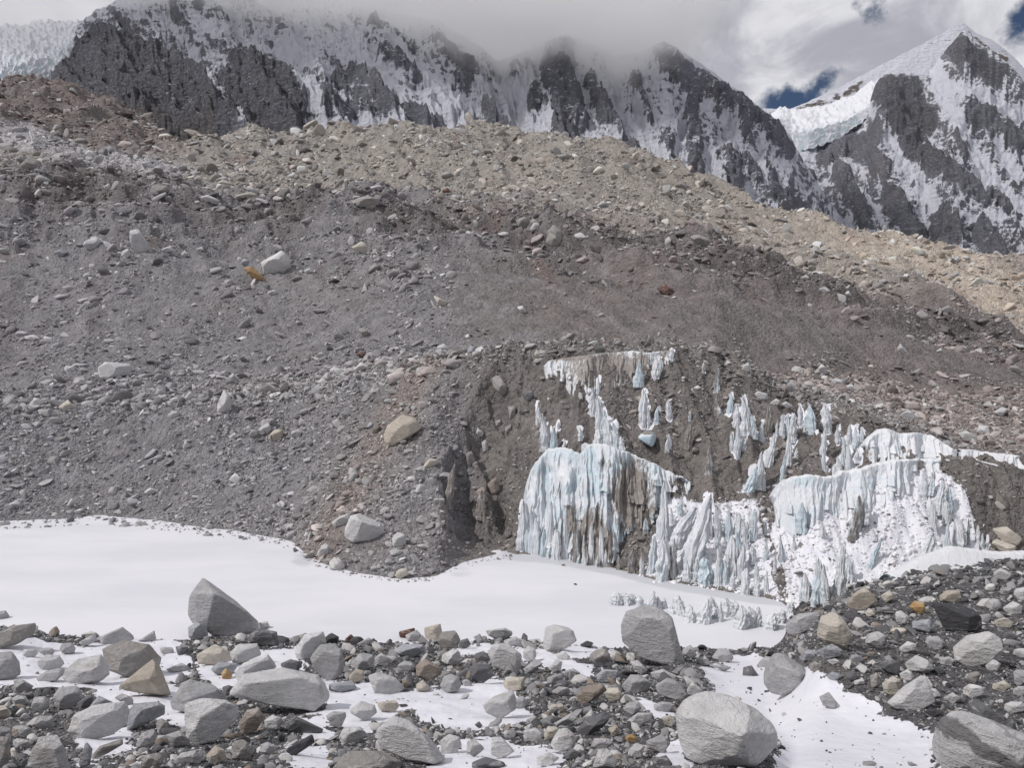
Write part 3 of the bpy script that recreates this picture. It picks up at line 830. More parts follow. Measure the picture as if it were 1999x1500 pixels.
def hanging_glacier(label, us, cols, seed, amp):
    """cols: list of polylines (u -> v, D) from foot to the back of the shelf"""
    u = np.arange(us[0], us[1], 1.6)
    D = np.array([gsmooth(poly([(p[0], p[2]) for p in c], u), 3) for c in cols])
    V = np.array([gsmooth(poly([(p[0], p[1]) for p in c], u), 3) for c in cols])
    Zk = np.array([zat(V[i], D[i]) for i in range(len(cols))])
    s = np.linspace(0, len(cols) - 1, 220)
    Dg = np.array([[0.0]])
    Dg = np.stack([np.interp(s, range(len(cols)), D[:, j]) for j in range(len(u))], 1)
    Zg = np.stack([np.interp(s, range(len(cols)), Zk[:, j]) for j in range(len(u))], 1)
    X = Dg * ((u - CX) / F)[None, :]
    PU, PV = project(X, Dg, Zg)
    crev = ridged(PU / 26 + PV / 60, PV / 14, 5, .55, seed=seed)
    ed = np.minimum(1, np.minimum(u - us[0], us[1] - u) / 20)[None, :]
    Zg = Zg + amp * (crev - .5) + amp * .8 * fbm(PU / 9, PV / 7, 5, seed=seed + 1)
    Zg = Zg - (1 - ed) * (40 if us[0] > 0 else 0)
    cliff = (1 - sstep(s, 1.0, 1.5))[:, None]
    blue = .40 * cliff + .40 * sstep(crev, .5, .2) * 1.0 + 0 * PU
    me = mesh_np('hanging_glacier', np.stack([X.ravel(), Dg.ravel(), Zg.ravel()], 1), grid_faces(*X.shape), M_GLAC, True, {'blue': blue})
    return link('hanging_glacier', me, label=label, category='glacier')


hanging_glacier('pale blue ice shelf hanging in the saddle between rock wall and pyramid peak', (1496, 1712),
    [[(1496, 240, 2560), (1540, 296, 2560), (1575, 290, 2560), (1620, 275, 2600), (1660, 250, 2640), (1712, 205, 2700)],
     [(1496, 225, 2580), (1540, 258, 2580), (1575, 255, 2580), (1620, 242, 2620), (1660, 226, 2660), (1712, 188, 2720)],
     [(1496, 216, 2900), (1540, 226, 2900), (1600, 222, 2900), (1660, 202, 2900), (1712, 165, 2960)],
     [(1496, 206, 3300), (1540, 212, 3300), (1600, 205, 3300), (1660, 182, 3300), (1712, 140, 3300)]], 5, 12)
hanging_glacier('crevassed white icefall spilling down beside the dark rock buttress', (-380, 230),
    [[(-380, 190, 1400), (0, 186, 1500), (60, 180, 1590), (110, 165, 1650), (150, 118, 1700), (230, 60, 1800)],
     [(-380, 120, 1500), (0, 128, 1590), (60, 120, 1640), (110, 112, 1690), (150, 84, 1730), (230, 50, 1820)],
     [(-380, 60, 1800), (0, 66, 1800), (60, 60, 1800), (120, 56, 1820), (230, 44, 1900)],
     [(-380, 30, 2000), (0, 50, 2000), (30, 44, 2000), (60, 46, 2000), (95, 39, 2000), (130, 42, 2000), (230, 36, 2050)],
     [(-380, 10, 2400), (0, 52, 2400), (168, 50, 2400)]], 9, 12)
# ------------------------------------------------------------------ boulders
def stone_material(name, instanced=False, banded=False):
    m, t = new_mat(name)
    if instanced:
        base = t.n('ShaderNodeAttribute', attribute_name='tint', attribute_type='INSTANCER').outputs['Color']
    else:
        base = t.n('ShaderNodeObjectInfo').outputs['Color']
    rnd = t.n('ShaderNodeObjectInfo').outputs['Random']
    obj = t.n('ShaderNodeTexCoord').outputs['Object']
    off = t.n('ShaderNodeCombineXYZ', {0: t.math('MULTIPLY', rnd, 37.0), 1: t.math('MULTIPLY', rnd, 91.0)}).outputs[0]
    p = t.n('ShaderNodeVectorMath', {0: obj, 1: off}, operation='ADD').outputs[0]
    if instanced:
        n1 = t.noise(p, 3.0, 3, .6)
        k = t.math('MULTIPLY_ADD', n1, .6, .70)
        c = t.n('ShaderNodeVectorMath', {0: base, 'Scale': k}, operation='SCALE').outputs[0]
        finish(t, c, .9)
        return m
    n1 = t.noise(p, 1.3, 6, .62)
    n2 = t.noise(t.scaled(p, (1, 1, 3.5)), 2.2, 7, .68, .4)      # faint foliation
    n3 = t.noise(p, 34.0, 3, .7)                                   # crystals
    n4 = t.noise(p, 7.0, 5, .7)
    k = t.math('ADD', .10, t.math('ADD', t.math('MULTIPLY', n1, .46), t.math('ADD', t.math('MULTIPLY', n2, .52), t.math('ADD', t.math('MULTIPLY', n3, .36), t.math('MULTIPLY', n4, .46)))))
    c = t.n('ShaderNodeVectorMath', {0: base, 'Scale': k}, operation='SCALE').outputs[0]
    st = t.step(t.noise(p, .9, 5, .65, .6), .56, .74)
    c = t.mix(t.math('MULTIPLY', st, .5), c, (.22, .17, .125))
    dk = t.step(t.noise(p, 2.6, 6, .7), .60, .72)
    c = t.mix(t.math('MULTIPLY', dk, .42), c, (.10, .10, .105))
    pw = t.n('ShaderNodeVectorMath', {0: p, 1: t.n('ShaderNodeVectorMath', {0: t.n('ShaderNodeTexNoise', {'Vector': p, 'Scale': 1.6, 'Detail': 4.0}).outputs['Color'], 'Scale': .8}, operation='SCALE').outputs[0]}, operation='ADD').outputs[0]
    ck = t.n('ShaderNodeTexVoronoi', {'Vector': t.scaled(pw, (1, 1, 1.7)), 'Scale': 1.15}, feature='DISTANCE_TO_EDGE').outputs['Distance']
    crack = t.math('MULTIPLY', t.step(ck, .028, .0), t.step(t.noise(p, 1.1, 3), .42, .58))
    c = t.mix(t.math('MULTIPLY', crack, .08), c, (.12, .115, .11))
    vein = t.math('MULTIPLY', t.step(t.math('ABSOLUTE', t.math('SUBTRACT', t.noise(t.scaled(p, (.5, .5, 1.4)), 1.0, 5, .6, .5), .5)), .022, .0), .35)
    c = t.mix(vein, c, (.62, .60, .58))
    if banded:
        sp = t.n('ShaderNodeSeparateXYZ', {0: obj})
        q = t.math('ADD', t.math('ADD', t.math('MULTIPLY', sp.outputs[0], .52), sp.outputs[2]), t.math('MULTIPLY', t.math('SUBTRACT', t.noise(obj, 2.2, 5, .65), .5), .55))
        band = t.math('MULTIPLY', t.step(q, -.24, -.19), t.step(q, .04, -.03))
        band2 = t.math('MULTIPLY', t.step(q, .30, .32), t.step(q, .37, .35))
        c = t.mix(t.math('MULTIPLY', t.math('MAXIMUM', band, t.math('MULTIPLY', band2, .6)), .8), c, (.105, .10, .10))
    hh = t.math('ADD', t.math('MULTIPLY', crack, -.10), 0.0)
    hh = t.math('ADD', hh, t.math('ADD', t.math('MULTIPLY', n4, .60), t.math('ADD', t.math('MULTIPLY', n2, 1.0), t.math('MULTIPLY', n3, .12))))
    bp = t.n('ShaderNodeBump', {'Height': hh, 'Strength': .85, 'Distance': .15})
    finish(t, c, .88, bp.outputs[0])
    return m


M_STONE = stone_material('weathered_stone')
M_BANDED = stone_material('banded_stone', banded=True)
M_RUBBLE = stone_material('rubble_stone', True)

_ICO = {}


def ico(sub):
    if sub not in _ICO:
        bm = bmesh.new()
        bmesh.ops.create_icosphere(bm, subdivisions=sub, radius=1.0)
        bm.verts.ensure_lookup_table()
        v = np.array([q.co[:] for q in bm.verts])
        f = np.array([[q.index for q in fc.verts] for fc in bm.faces])
        bm.free()
        _ICO[sub] = (v / np.linalg.norm(v, axis=1)[:, None], f)
    return _ICO[sub]


def polytope(dirs, nrm, dist, sharp=22.0):
    q = np.maximum(dirs @ nrm.T / dist[None, :], 1e-4)
    return (q ** sharp).sum(1) ** (-1.0 / sharp)


def random_rock(seed, sub, flat=(1, .85, .65), planes=13, sharp=18.0, rough=.05):
    r = np.random.default_rng(seed)
    d, f = ico(sub)
    n = r.normal(size=(planes, 3))
    n /= np.linalg.norm(n, axis=1)[:, None]
    n = np.concatenate([n, -n[:3]])
    dist = r.uniform(.62, 1.0, len(n))
    rad = np.minimum(polytope(d, n, dist, sharp), 1.35)
    v = d * rad[:, None]
    v = v * (1 + rough * noise3(v, 1.7, 3, seed)[:, None])
    return v * np.array(flat), f


TINT = {'g': (.395, .394, .402), 'l': (.520, .518, .520), 'd': (.150, .150, .158), 'k': (.060, .060, .066), 'b': (.290, .245, .212), 't': (.430, .385, .325),
        'o': (.400, .255, .115), 'r': (.120, .058, .048), 'n': (.340, .350, .380), 'y': (.500, .462, .400), 'w': (.600, .594, .588), 'h': (.300, .285, .270)}
TWORD = {'g': 'grey', 'l': 'pale grey', 'd': 'dark grey', 'k': 'black', 'b': 'brown', 't': 'tan', 'o': 'orange', 'r': 'dark red', 'n': 'bluish grey', 'y': 'beige', 'w': 'whitish', 'h': 'brownish grey'}
GROUP_NEAR, GROUP_FAR = 'boulders strewn along the pond shore', 'boulders strewn over the moraine slope'

# region corners of the traced outlines (photograph pixels) and their scale
REG = {'A': (0, 1000, .35), 'B': (650, 1000, .35), 'C': (1299, 1000, .35), 'D': (0, 450, .3667), 'E': (650, 450, .3667), 'F': (1299, 450, .3667), 'G': (0, 0, .35), 'I': (650, 0, .35), 'J': (1299, 0, .35)}
# region, tint, outline, label or '', landmark phrase or ''
BOULDERS = [
 ('A','g',[(1135,388),(1070,480),(1058,570),(1085,615),(1195,685),(1360,700),(1435,640),(1438,595),(1310,505),(1200,405)],'leaning fin-shaped grey boulder perched on rubble at the pond shore','the leaning fin-shaped boulder'),
 ('A','h',[(575,770),(700,725),(830,750),(895,820),(880,870),(720,925),(610,880)],'grey boulder with slanting striped layers resting in shore snow','the striped boulder'),
 ('A','l',[(350,910),(430,830),(560,805),(600,850),(605,915),(550,950),(430,965),(360,935)],'rounded pale boulder sitting beside the striped layered boulder','the rounded pale boulder'),
 ('A','t',[(655,990),(740,920),(870,820),(890,870),(985,960),(975,1020),(830,1035),(720,1000)],'wedge-shaped boulder with a brown stained underside',''),
 ('A','n',[(720,1110),(760,1075),(870,1065),(915,1085),(915,1130),(800,1190),(715,1215)],'',''),
 ('A','g',[(955,1070),(1010,970),(1060,945),(1180,970),(1260,1030),(1250,1060),(1040,1115),(970,1100)],'smooth hump-backed grey boulder behind the egg-shaped block',''),
 ('A','l',[(1035,1080),(1130,1050),(1250,1060),(1330,1100),(1320,1150),(1210,1270),(1100,1300),(1045,1250)],'egg-shaped grey block with a flat front face','the egg-shaped block'),
 ('A','l',[(1305,1010),(1370,920),(1570,880),(1760,920),(1845,1010),(1840,1040),(1700,1140),(1560,1100),(1420,1065),(1310,1050)],'broad flat-topped grey boulder, widest of the shore, overhanging dark gaps','the broad flat-topped boulder'),
 ('A','l',[(1650,770),(1700,690),(1800,675),(1820,740),(1740,825),(1655,820)],'pale pitted boulder leaning behind a rounded grey one',''),
 ('A','g',[(1735,820),(1790,750),(1870,745),(1905,790),(1925,860),(1910,900),(1840,945),(1760,890)],'rounded grey boulder leaning against the pale pitted one',''),
 ('A','l',[(1295,920),(1360,850),(1490,800),(1545,870),(1500,890),(1330,950)],'pale sloping slab right above the broad flat-topped boulder',''),
 ('A','l',[(1285,790),(1330,745),(1430,740),(1455,800),(1330,850),(1300,840)],'',''),
 ('A','y',[(1100,800),(1200,745),(1270,780),(1290,830),(1180,860),(1110,850)],'',''),
 ('A','l',[(385,1230),(420,1140),(520,1090),(690,1065),(715,1110),(700,1190),(620,1245),(500,1275),(400,1260)],'large pale slab with a smooth sloping face near the bottom edge','the large pale slab'),
 ('A','g',[(300,1030),(330,985),(420,975),(470,1020),(430,1070),(370,1110),(310,1090)],'',''),
 ('A','l',[(160,1400),(220,1270),(340,1250),(360,1330),(400,1400),(380,1450),(170,1450)],'pale rough boulder cut off by the bottom edge of the view','the pale rough boulder'),
 ('A','g',[(-40,800),(0,790),(60,780),(105,840),(115,910),(70,930),(-40,940)],'',''),
 ('A','h',[(-40,660),(0,650),(80,640),(180,595),(200,650),(180,690),(90,740),(-40,770)],'',''),
 ('A','l',[(210,840),(260,800),(330,805),(360,850),(320,880),(230,885)],'',''),
 ('A','g',[(200,930),(260,890),(360,870),(365,900),(310,945),(220,950)],'',''),
 ('A','g',[(560,700),(680,648),(740,690),(750,720),(640,745),(570,745)],'',''),
 ('A','g',[(440,730),(530,680),(540,720),(470,755)],'',''),
 ('A','g',[(770,720),(860,665),(870,710),(840,725)],'pointed grey splinter of rock standing at the snowy pond edge',''),
 ('A','n',[(1050,650),(1090,620),(1150,640),(1160,690),(1080,720),(1055,700)],'bluish grey block wedged under the leaning fin-shaped boulder',''),
 ('A','d',[(1385,700),(1440,655),(1540,670),(1550,740),(1500,755),(1400,730)],'',''),
 ('A','n',[(485,1110),(550,1030),(625,1065),(600,1085),(500,1125)],'',''),
 ('A','g',[(760,1300),(790,1240),(860,1215),(875,1260),(830,1330),(770,1325)],'',''),
 ('A','h',[(510,1370),(560,1310),(680,1270),(685,1300),(600,1350),(530,1380)],'',''),
 ('A','g',[(930,1250),(1000,1225),(1060,1275),(1040,1310),(970,1320)],'',''),
 ('A','l',[(970,1400),(1010,1350),(1090,1335),(1125,1370),(1115,1405),(1000,1415)],'',''),
 ('A','t',[(1145,1370),(1200,1310),(1250,1330),(1260,1380),(1200,1410)],'',''),
 ('A','b',[(1335,1180),(1380,1110),(1440,1100),(1470,1150),(1430,1220),(1350,1250)],'brownish stone with a pale scar beside the egg-shaped block',''),
 ('A','d',[(1570,1200),(1620,1130),(1800,1215),(1790,1235),(1640,1240)],'',''),
 ('A','k',[(1590,1330),(1740,1245),(1755,1290),(1640,1365)],'black sharp-edged slab tilted on the gravel near the bottom edge','the tilted black slab'),
 ('A','o',[(1235,900),(1260,875),(1295,905),(1290,935),(1240,930)],'',''),
 ('A','n',[(1845,960),(1960,945),(1990,985),(1900,1010),(1850,990)],'',''),
 ('A','h',[(-30,1255),(50,1270),(60,1370),(20,1440),(-30,1440)],'',''),
 ('A','k',[(200,985),(300,975),(305,1000),(210,1010)],'',''),
 ('A','g',[(930,880),(1010,845),(1060,870),(1060,890),(950,895)],'',''),
 ('A','n',[(1175,880),(1220,840),(1330,850),(1290,910),(1205,905)],'',''),
 ('A','g',[(640,1040),(680,1015),(740,1040),(745,1075),(720,1085)],'',''),
 ('A','g',[(390,1160),(440,1115),(480,1130),(430,1180)],'',''),
 ('A','l',[(1890,1260),(1920,1205),(1999,1215),(1999,1300),(1910,1295)],'',''),
 ('A','k',[(1810,700),(1850,678),(1890,700),(1880,735),(1820,735)],'',''),
 ('A','d',[(430,1070),(500,1020),(525,1040),(500,1090),(450,1110)],'',''),
 ('A','h',[(870,1190),(900,1155),(940,1180),(925,1230),(885,1245)],'',''),
 ('A','g',[(100,1220),(140,1195),(185,1215),(170,1255),(115,1260)],'',''),
 ('A','n',[(440,1400),(480,1285),(515,1330),(500,1420),(450,1430)],'',''),
 ('A','d',[(1240,980),(1280,970),(1305,1010),(1290,1040),(1250,1020)],'',''),
 ('A','t',[(1945,920),(1985,880),(2030,890),(2030,940),(1960,960)],'',''),
 ('A','g',[(-20,560),(30,552),(52,580),(40,600),(-20,600)],'',''),
 ('A','l',[(1440,620),(1490,612),(1505,640),(1460,655)],'',''),
 ('B','g',[(1615,650),(1640,570),(1750,535),(1830,560),(1885,600),(1950,845),(1930,870),(1840,850),(1720,810),(1620,730)],'tall standing grey block towering over the pond shore','the tall standing block'),
 ('B','l',[(1175,720),(1185,650),(1250,630),(1330,655),(1355,720),(1300,760),(1230,780),(1180,770)],'roundish pale boulder standing alone at the pond shore','the lone roundish boulder'),
 ('B','l',[(865,790),(900,745),(970,740),(1050,800),(1050,880),(1000,892),(905,875)],'pale five-sided block in snow behind a dark grey companion','the five-sided pale block'),
 ('B','d',[(765,870),(830,835),(890,870),(890,920),(830,958),(775,940)],'',''),
 ('B','l',[(845,640),(880,607),(960,650),(1005,645),(995,690),(935,720),(870,690)],'pale notched boulder tipped up on the pond edge',''),
 ('B','g',[(950,720),(1010,700),(1080,720),(1070,750),(970,745)],'',''),
 ('B','y',[(510,650),(600,628),(610,690),(560,725),(515,700)],'',''),
 ('B','h',[(580,720),(610,675),(680,665),(708,710),(690,760),(610,760)],'',''),
 ('B','r',[(365,670),(455,650),(460,690),(375,705)],'dark red flat stone on the pond edge',''),
 ('B','g',[(405,690),(470,660),(497,700),(480,725),(420,720)],'',''),
 ('B','n',[(340,770),(400,740),(500,745),(510,780),(440,815),(370,800)],'',''),
 ('B','b',[(465,860),(515,825),(590,870),(610,900),(540,945),(470,920)],'reddish brown broken stone lying on dark gravel','the reddish brown stone'),
 ('B','l',[(195,920),(260,900),(350,930),(398,985),(340,1020),(240,1015)],'pale flattish boulder at the edge of the middle snow patch',''),
 ('B','y',[(465,970),(500,940),(550,990),(530,1005),(470,1000)],'',''),
 ('B','y',[(950,950),(1000,925),(1070,925),(1060,990),(1000,1003),(955,980)],'',''),
 ('B','l',[(840,1080),(900,1035),(1000,1000),(1020,1050),(1020,1100),(930,1155),(860,1120)],'pale angular boulder standing in the middle snow patch','the angular boulder in the snow patch'),
 ('B','g',[(1000,1050),(1060,1030),(1085,1070),(1070,1100),(1020,1100)],'',''),
 ('B','l',[(235,1260),(270,1210),(345,1150),(430,1180),(540,1275),(620,1380),(570,1405),(400,1380),(300,1330)],'big pale wedge-shaped boulder with dark pits, half sunk in snow','the big pale wedge'),
 ('B','h',[(0,1390),(100,1340),(260,1340),(390,1400),(410,1450),(0,1450)],'broad brownish grey boulder cut by the bottom edge of view',''),
 ('B','l',[(35,1270),(60,1210),(150,1205),(205,1260),(130,1280),(60,1310)],'',''),
 ('B','l',[(90,1110),(160,1060),(230,1080),(245,1120),(180,1170),(110,1130)],'',''),
 ('B','b',[(1350,1040),(1400,975),(1500,962),(1525,1000),(1440,1060),(1400,1085)],'brown tilted boulder with a pale top on the gravel mound','the brown tilted boulder'),
 ('B','d',[(1370,1230),(1410,1160),(1520,1120),(1545,1150),(1510,1200),(1420,1250)],'dark charcoal block lying on the gravel mound','the charcoal block'),
 ('B','l',[(1240,1180),(1330,1125),(1360,1160),(1300,1195),(1250,1205)],'',''),
 ('B','l',[(1640,1170),(1700,1125),(1780,1125),(1770,1170),(1690,1205),(1640,1190)],'',''),
 ('B','l',[(1210,1300),(1260,1220),(1310,1210),(1360,1270),(1320,1330),(1250,1340)],'',''),
 ('B','l',[(1450,1430),(1480,1330),(1530,1325),(1585,1390),(1570,1435)],'',''),
 ('B','y',[(1170,1260),(1200,1200),(1260,1210),(1255,1250),(1190,1280)],'',''),
 ('B','l',[(1770,900),(1840,880),(1920,920),(1900,940),(1790,940)],'',''),
 ('B','g',[(1800,970),(1870,930),(1930,960),(1985,1035),(1920,1050),(1820,1020)],'',''),
 ('B','l',[(1655,840),(1700,830),(1755,885),(1720,910)],'',''),
 ('B','d',[(-20,965),(80,950),(120,980),(40,1005),(-20,1000)],'',''),
 ('B','g',[(1050,890),(1130,825),(1170,850),(1110,900),(1060,912)],'',''),
 ('B','l',[(1205,880),(1240,825),(1280,840),(1270,890),(1230,900)],'',''),
 ('B','g',[(1285,895),(1340,875),(1385,905),(1340,925)],'',''),
 ('B','g',[(95,860),(150,795),(220,800),(225,870),(150,905)],'',''),
 ('B','o',[(90,920),(130,880),(155,905),(140,945),(95,955)],'',''),
 ('B','g',[(230,820),(270,790),(330,830),(300,865),(240,850)],'',''),
 ('B','d',[(785,800),(840,780),(895,850),(860,870),(800,840)],'',''),
 ('B','y',[(1835,1150),(1880,1135),(1915,1170),(1890,1200),(1850,1190)],'',''),
 ('B','l',[(1640,1340),(1690,1295),(1740,1310),(1720,1370),(1660,1380)],'',''),
 ('B','n',[(785,700),(820,680),(840,715),(810,735)],'',''),
 ('B','d',[(1290,1360),(1330,1320),(1380,1350),(1360,1390),(1300,1385)],'',''),
 ('B','t',[(1535,1210),(1580,1190),(1600,1230),(1560,1260)],'',''),
 ('B','d',[(1785,1380),(1860,1362),(1895,1410),(1870,1430),(1790,1430)],'',''),
 ('B','w',[(1405,1140),(1440,1105),(1460,1140),(1420,1165)],'',''),
 ('B','d',[(710,720),(750,708),(770,740),(740,765),(700,755)],'',''),
 ('B','o',[(1630,1260),(1660,1240),(1700,1265),(1690,1290),(1645,1285)],'',''),
 ('B','d',[(790,1190),(815,1170),(835,1195),(815,1210)],'lone dark stone lying in the middle snow patch',''),
 ('B','d',[(730,860),(755,825),(778,850),(765,885),(740,885)],'',''),
 ('B','g',[(1150,1010),(1175,985),(1195,1020),(1170,1040)],'',''),
 ('B','g',[(130,740),(200,703),(222,725),(170,755)],'',''),
 ('B','r',[(65,715),(100,685),(130,715),(110,740),(75,740)],'',''),
 ('B','d',[(780,1400),(850,1370),(960,1400),(970,1430),(780,1430)],'',''),
 ('B','g',[(715,945),(745,935),(778,955),(765,975),(730,972)],'',''),
 ('B','b',[(385,940),(410,935),(430,960),(415,985),(390,975)],'',''),
 ('C','l',[(65,1150),(100,1060),(230,1015),(360,1045),(500,1120),(590,1210),(620,1290),(590,1350),(480,1410),(250,1425),(130,1370),(90,1290)],'huge round-bellied grey boulder with a brown underside, largest near the viewer','the huge round-bellied boulder'),
 ('C','g',[(550,900),(600,810),(640,790),(760,870),(805,930),(795,980),(700,1030),(590,1010),(555,960)],'faceted grey boulder casting a shadow in the snow gully','the faceted boulder in the snow gully'),
 ('C','g',[(860,1035),(910,1010),(955,1065),(945,1105),(880,1080)],'small pointed grey shard stuck in the snow gully',''),
 ('C','l',[(1240,1065),(1330,980),(1420,925),(1450,930),(1500,1060),(1410,1110),(1290,1100)],'pyramid-shaped pale boulder between gravel bank and snow gully','the pyramid-shaped boulder'),
 ('C','w',[(1610,760),(1680,700),(1800,675),(1870,720),(1875,770),(1800,850),(1690,870),(1620,830)],'large whitish rounded boulder lying on the dark gravel bank','the large whitish boulder'),
 ('C','l',[(1335,850),(1400,805),(1460,830),(1495,880),(1440,905),(1360,890)],'',''),
 ('C','y',[(1210,960),(1270,920),(1315,950),(1310,1000),(1260,1030),(1220,1000)],'',''),
 ('C','l',[(1305,905),(1350,880),(1390,910),(1370,945),(1320,940)],'',''),
 ('C','l',[(1480,1270),(1560,1130),(1600,1105),(1800,1170),(2080,1290),(2080,1450),(1560,1450),(1490,1360)],'large pale boulder with dark banding in the bottom corner','the banded corner boulder'),
 ('C','d',[(1690,1070),(1740,1050),(1890,1160),(1895,1210),(1840,1210),(1740,1180)],'dark slab leaning behind the banded corner boulder',''),
 ('C','g',[(680,620),(740,575),(862,565),(850,640),(720,690),(670,670)],'flat-topped grey boulder where pond, snow and gravel bank meet',''),
 ('C','y',[(845,690),(870,590),(940,565),(1000,620),(1035,680),(1000,770),(890,730)],'beige cracked boulder at the top of the gravel bank','the beige cracked boulder'),
 ('C','t',[(1005,490),(1060,455),(1100,410),(1180,500),(1110,550),(1030,545)],'triangular tan boulder against the white ice slope','the triangular boulder'),
 ('C','k',[(1490,515),(1690,525),(1755,590),(1760,660),(1640,675),(1560,655)],'large dark slab with a rusty streak on the gravel bank','the large dark slab'),
 ('C','t',[(1530,470),(1570,440),(1640,440),(1650,480),(1600,510),(1535,500)],'',''),
 ('C','o',[(1360,530),(1390,500),(1440,510),(1450,560),(1420,580)],'orange stone on the dark gravel bank, brightest of the bank','the orange stone'),
 ('C','w',[(1880,540),(1940,500),(1990,530),(1985,570),(1910,570)],'',''),
 ('C','l',[(1830,335),(1870,315),(1935,350),(1900,385),(1840,370)],'',''),
 ('C','n',[(845,780),(930,740),(990,775),(990,800),(890,825)],'',''),
 ('C','n',[(750,810),(790,770),(850,780),(840,830),(760,830)],'',''),
 ('C','l',[(1305,760),(1350,725),(1400,740),(1390,775),(1320,790)],'',''),
 ('C','d',[(1195,850),(1250,820),(1310,840),(1300,910),(1220,890)],'',''),
 ('C','w',[(1785,860),(1830,825),(1870,850),(1850,890),(1800,885)],'',''),
 ('C','g',[(260,810),(300,765),(350,770),(380,820),(330,840),(280,835)],'',''),
 ('C','g',[(170,830),(220,805),(260,850),(200,860)],'',''),
 ('C','g',[(265,860),(310,850),(370,870),(330,890)],'',''),
 ('C','l',[(120,1000),(150,945),(210,1005),(180,1035),(130,1030)],'',''),
 ('C','g',[(95,770),(140,745),(175,800),(140,825),(100,800)],'',''),
 ('C','d',[(1205,410),(1280,390),(1310,405),(1250,435)],'',''),
 ('C','y',[(1820,100),(1900,85),(1990,150),(1960,190),(1830,150)],'pale slab lying on the brown debris beside the ice slope',''),
 ('C','y',[(1785,170),(1850,155),(1960,195),(1940,225),(1800,215)],'',''),
 ('C','d',[(1370,440),(1440,420),(1450,450),(1390,465)],'',''),
 ('C','y',[(1200,470),(1250,440),(1280,480),(1230,510)],'',''),
 ('C','d',[(430,870),(480,860),(520,915),(430,915)],'',''),
 ('C','d',[(1000,900),(1050,890),(1080,930),(1020,950)],'',''),
 ('C','l',[(1050,945),(1100,930),(1115,960),(1060,970)],'',''),
 ('C','w',[(1475,985),(1510,990),(1540,1030),(1490,1040)],'',''),
 ('C','l',[(1550,1040),(1600,1010),(1650,1040),(1600,1075)],'',''),
 ('C','h',[(1140,920),(1180,900),(1195,970),(1150,985)],'',''),
 ('C','g',[(735,740),(765,720),(785,770),(755,785)],'',''),
 ('C','n',[(745,700),(770,680),(790,710),(760,725)],'',''),
 ('C','k',[(1560,960),(1620,930),(1610,975),(1570,985)],'',''),
 ('C','y',[(1110,560),(1150,545),(1170,575),(1130,590)],'',''),
 ('C','g',[(520,840),(560,808),(600,815),(575,865),(530,870)],'',''),
 ('C','d',[(1900,1190),(1940,1160),(1960,1210),(1930,1250)],'',''),
 ('C','k',[(1420,1120),(1500,1100),(1560,1120),(1480,1150)],'',''),
 ('C','l',[(1705,455),(1740,440),(1765,465),(1725,472)],'',''),
 ('C','l',[(900,830),(950,820),(975,840),(930,855)],'',''),
 ('D','l',[(445,60),(510,30),(555,55),(560,95),(480,105),(440,80)],'pale blocky boulder high on the slope beside a taller one',''),
 ('D','l',[(690,60),(690,0),(740,-10),(800,90),(800,130),(730,135)],'tall pale tooth-shaped boulder high on the grey slope','the tooth-shaped boulder'),
 ('D','w',[(1385,170),(1500,105),(1545,150),(1550,200),(1500,240),(1410,245)],'big whitish block on the slope touching an orange-brown stone','the big whitish block'),
 ('D','o',[(1295,200),(1340,190),(1415,260),(1410,285),(1350,265)],'orange-brown stone leaning under the big whitish block',''),
 ('D','l',[(505,740),(560,700),(690,710),(710,745),(690,770),(570,800),(520,780)],'oval pale boulder with a tan underside low on the slope','the oval boulder'),
 ('D','l',[(1155,930),(1190,845),(1225,880),(1235,960),(1200,985),(1155,975)],'upright pale stone like a gravestone on the debris bench','the gravestone-like stone'),
 ('D','l',[(1370,1060),(1430,1020),(1450,1060),(1410,1100)],'',''),
 ('D','t',[(1425,1100),(1460,1060),(1505,1060),(1510,1100),(1450,1135)],'rounded tan stone touching a pale triangular one on the slope','the rounded tan stone'),
 ('D','g',[(1540,1090),(1610,1040),(1630,1080),(1570,1105)],'',''),
 ('D','l',[(890,980),(940,960),(965,980),(920,1005)],'',''),
 ('D','w',[(1215,1330),(1250,1290),(1295,1325),(1260,1355)],'whitish four-sided stone low on the gravel slope above the pond','the whitish four-sided stone'),
 ('D','l',[(670,1440),(740,1395),(745,1420),(690,1455)],'',''),
 ('D','l',[(760,1395),(800,1370),(845,1385),(800,1415)],'',''),
 ('D','l',[(390,1070),(420,1050),(430,1085),(395,1090)],'',''),
 ('D','l',[(970,1165),(985,1115),(1010,1140),(1005,1175)],'',''),
 ('D','l',[(1215,1100),(1250,1075),(1270,1100),(1240,1120)],'',''),
 ('D','n',[(245,1105),(270,1090),(310,1110),(270,1130)],'',''),
 ('D','l',[(1715,1150),(1750,1120),(1775,1135),(1740,1160)],'',''),
 ('D','l',[(350,1470),(380,1425),(410,1450),(380,1480)],'',''),
 ('D','l',[(45,1290),(90,1260),(100,1290),(60,1310)],'',''),
 ('D','y',[(310,940),(360,900),(410,950),(350,970)],'beige boulder in the row of stones along the debris bench','the beige bench boulder'),
 ('D','l',[(820,910),(870,875),(900,900),(850,920)],'',''),
 ('D','l',[(900,900),(950,880),(960,910),(910,918)],'',''),
 ('D','l',[(980,890),(1010,855),(1035,885),(1000,915)],'',''),
 ('D','g',[(820,870),(840,840),(895,870),(840,882)],'',''),
 ('D','l',[(255,830),(280,805),(300,830),(270,842)],'',''),
 ('D','l',[(960,850),(985,822),(1000,850),(975,858)],'',''),
 ('D','l',[(150,930),(185,890),(240,910),(220,945),(170,950)],'',''),
 ('D','n',[(285,115),(330,95),(370,115),(330,145)],'',''),
 ('D','l',[(855,100),(910,80),(930,110),(880,125)],'',''),
 ('D','l',[(1715,780),(1740,755),(1765,780),(1745,810)],'',''),
 ('D','l',[(1215,780),(1240,760),(1265,790),(1240,805)],'',''),
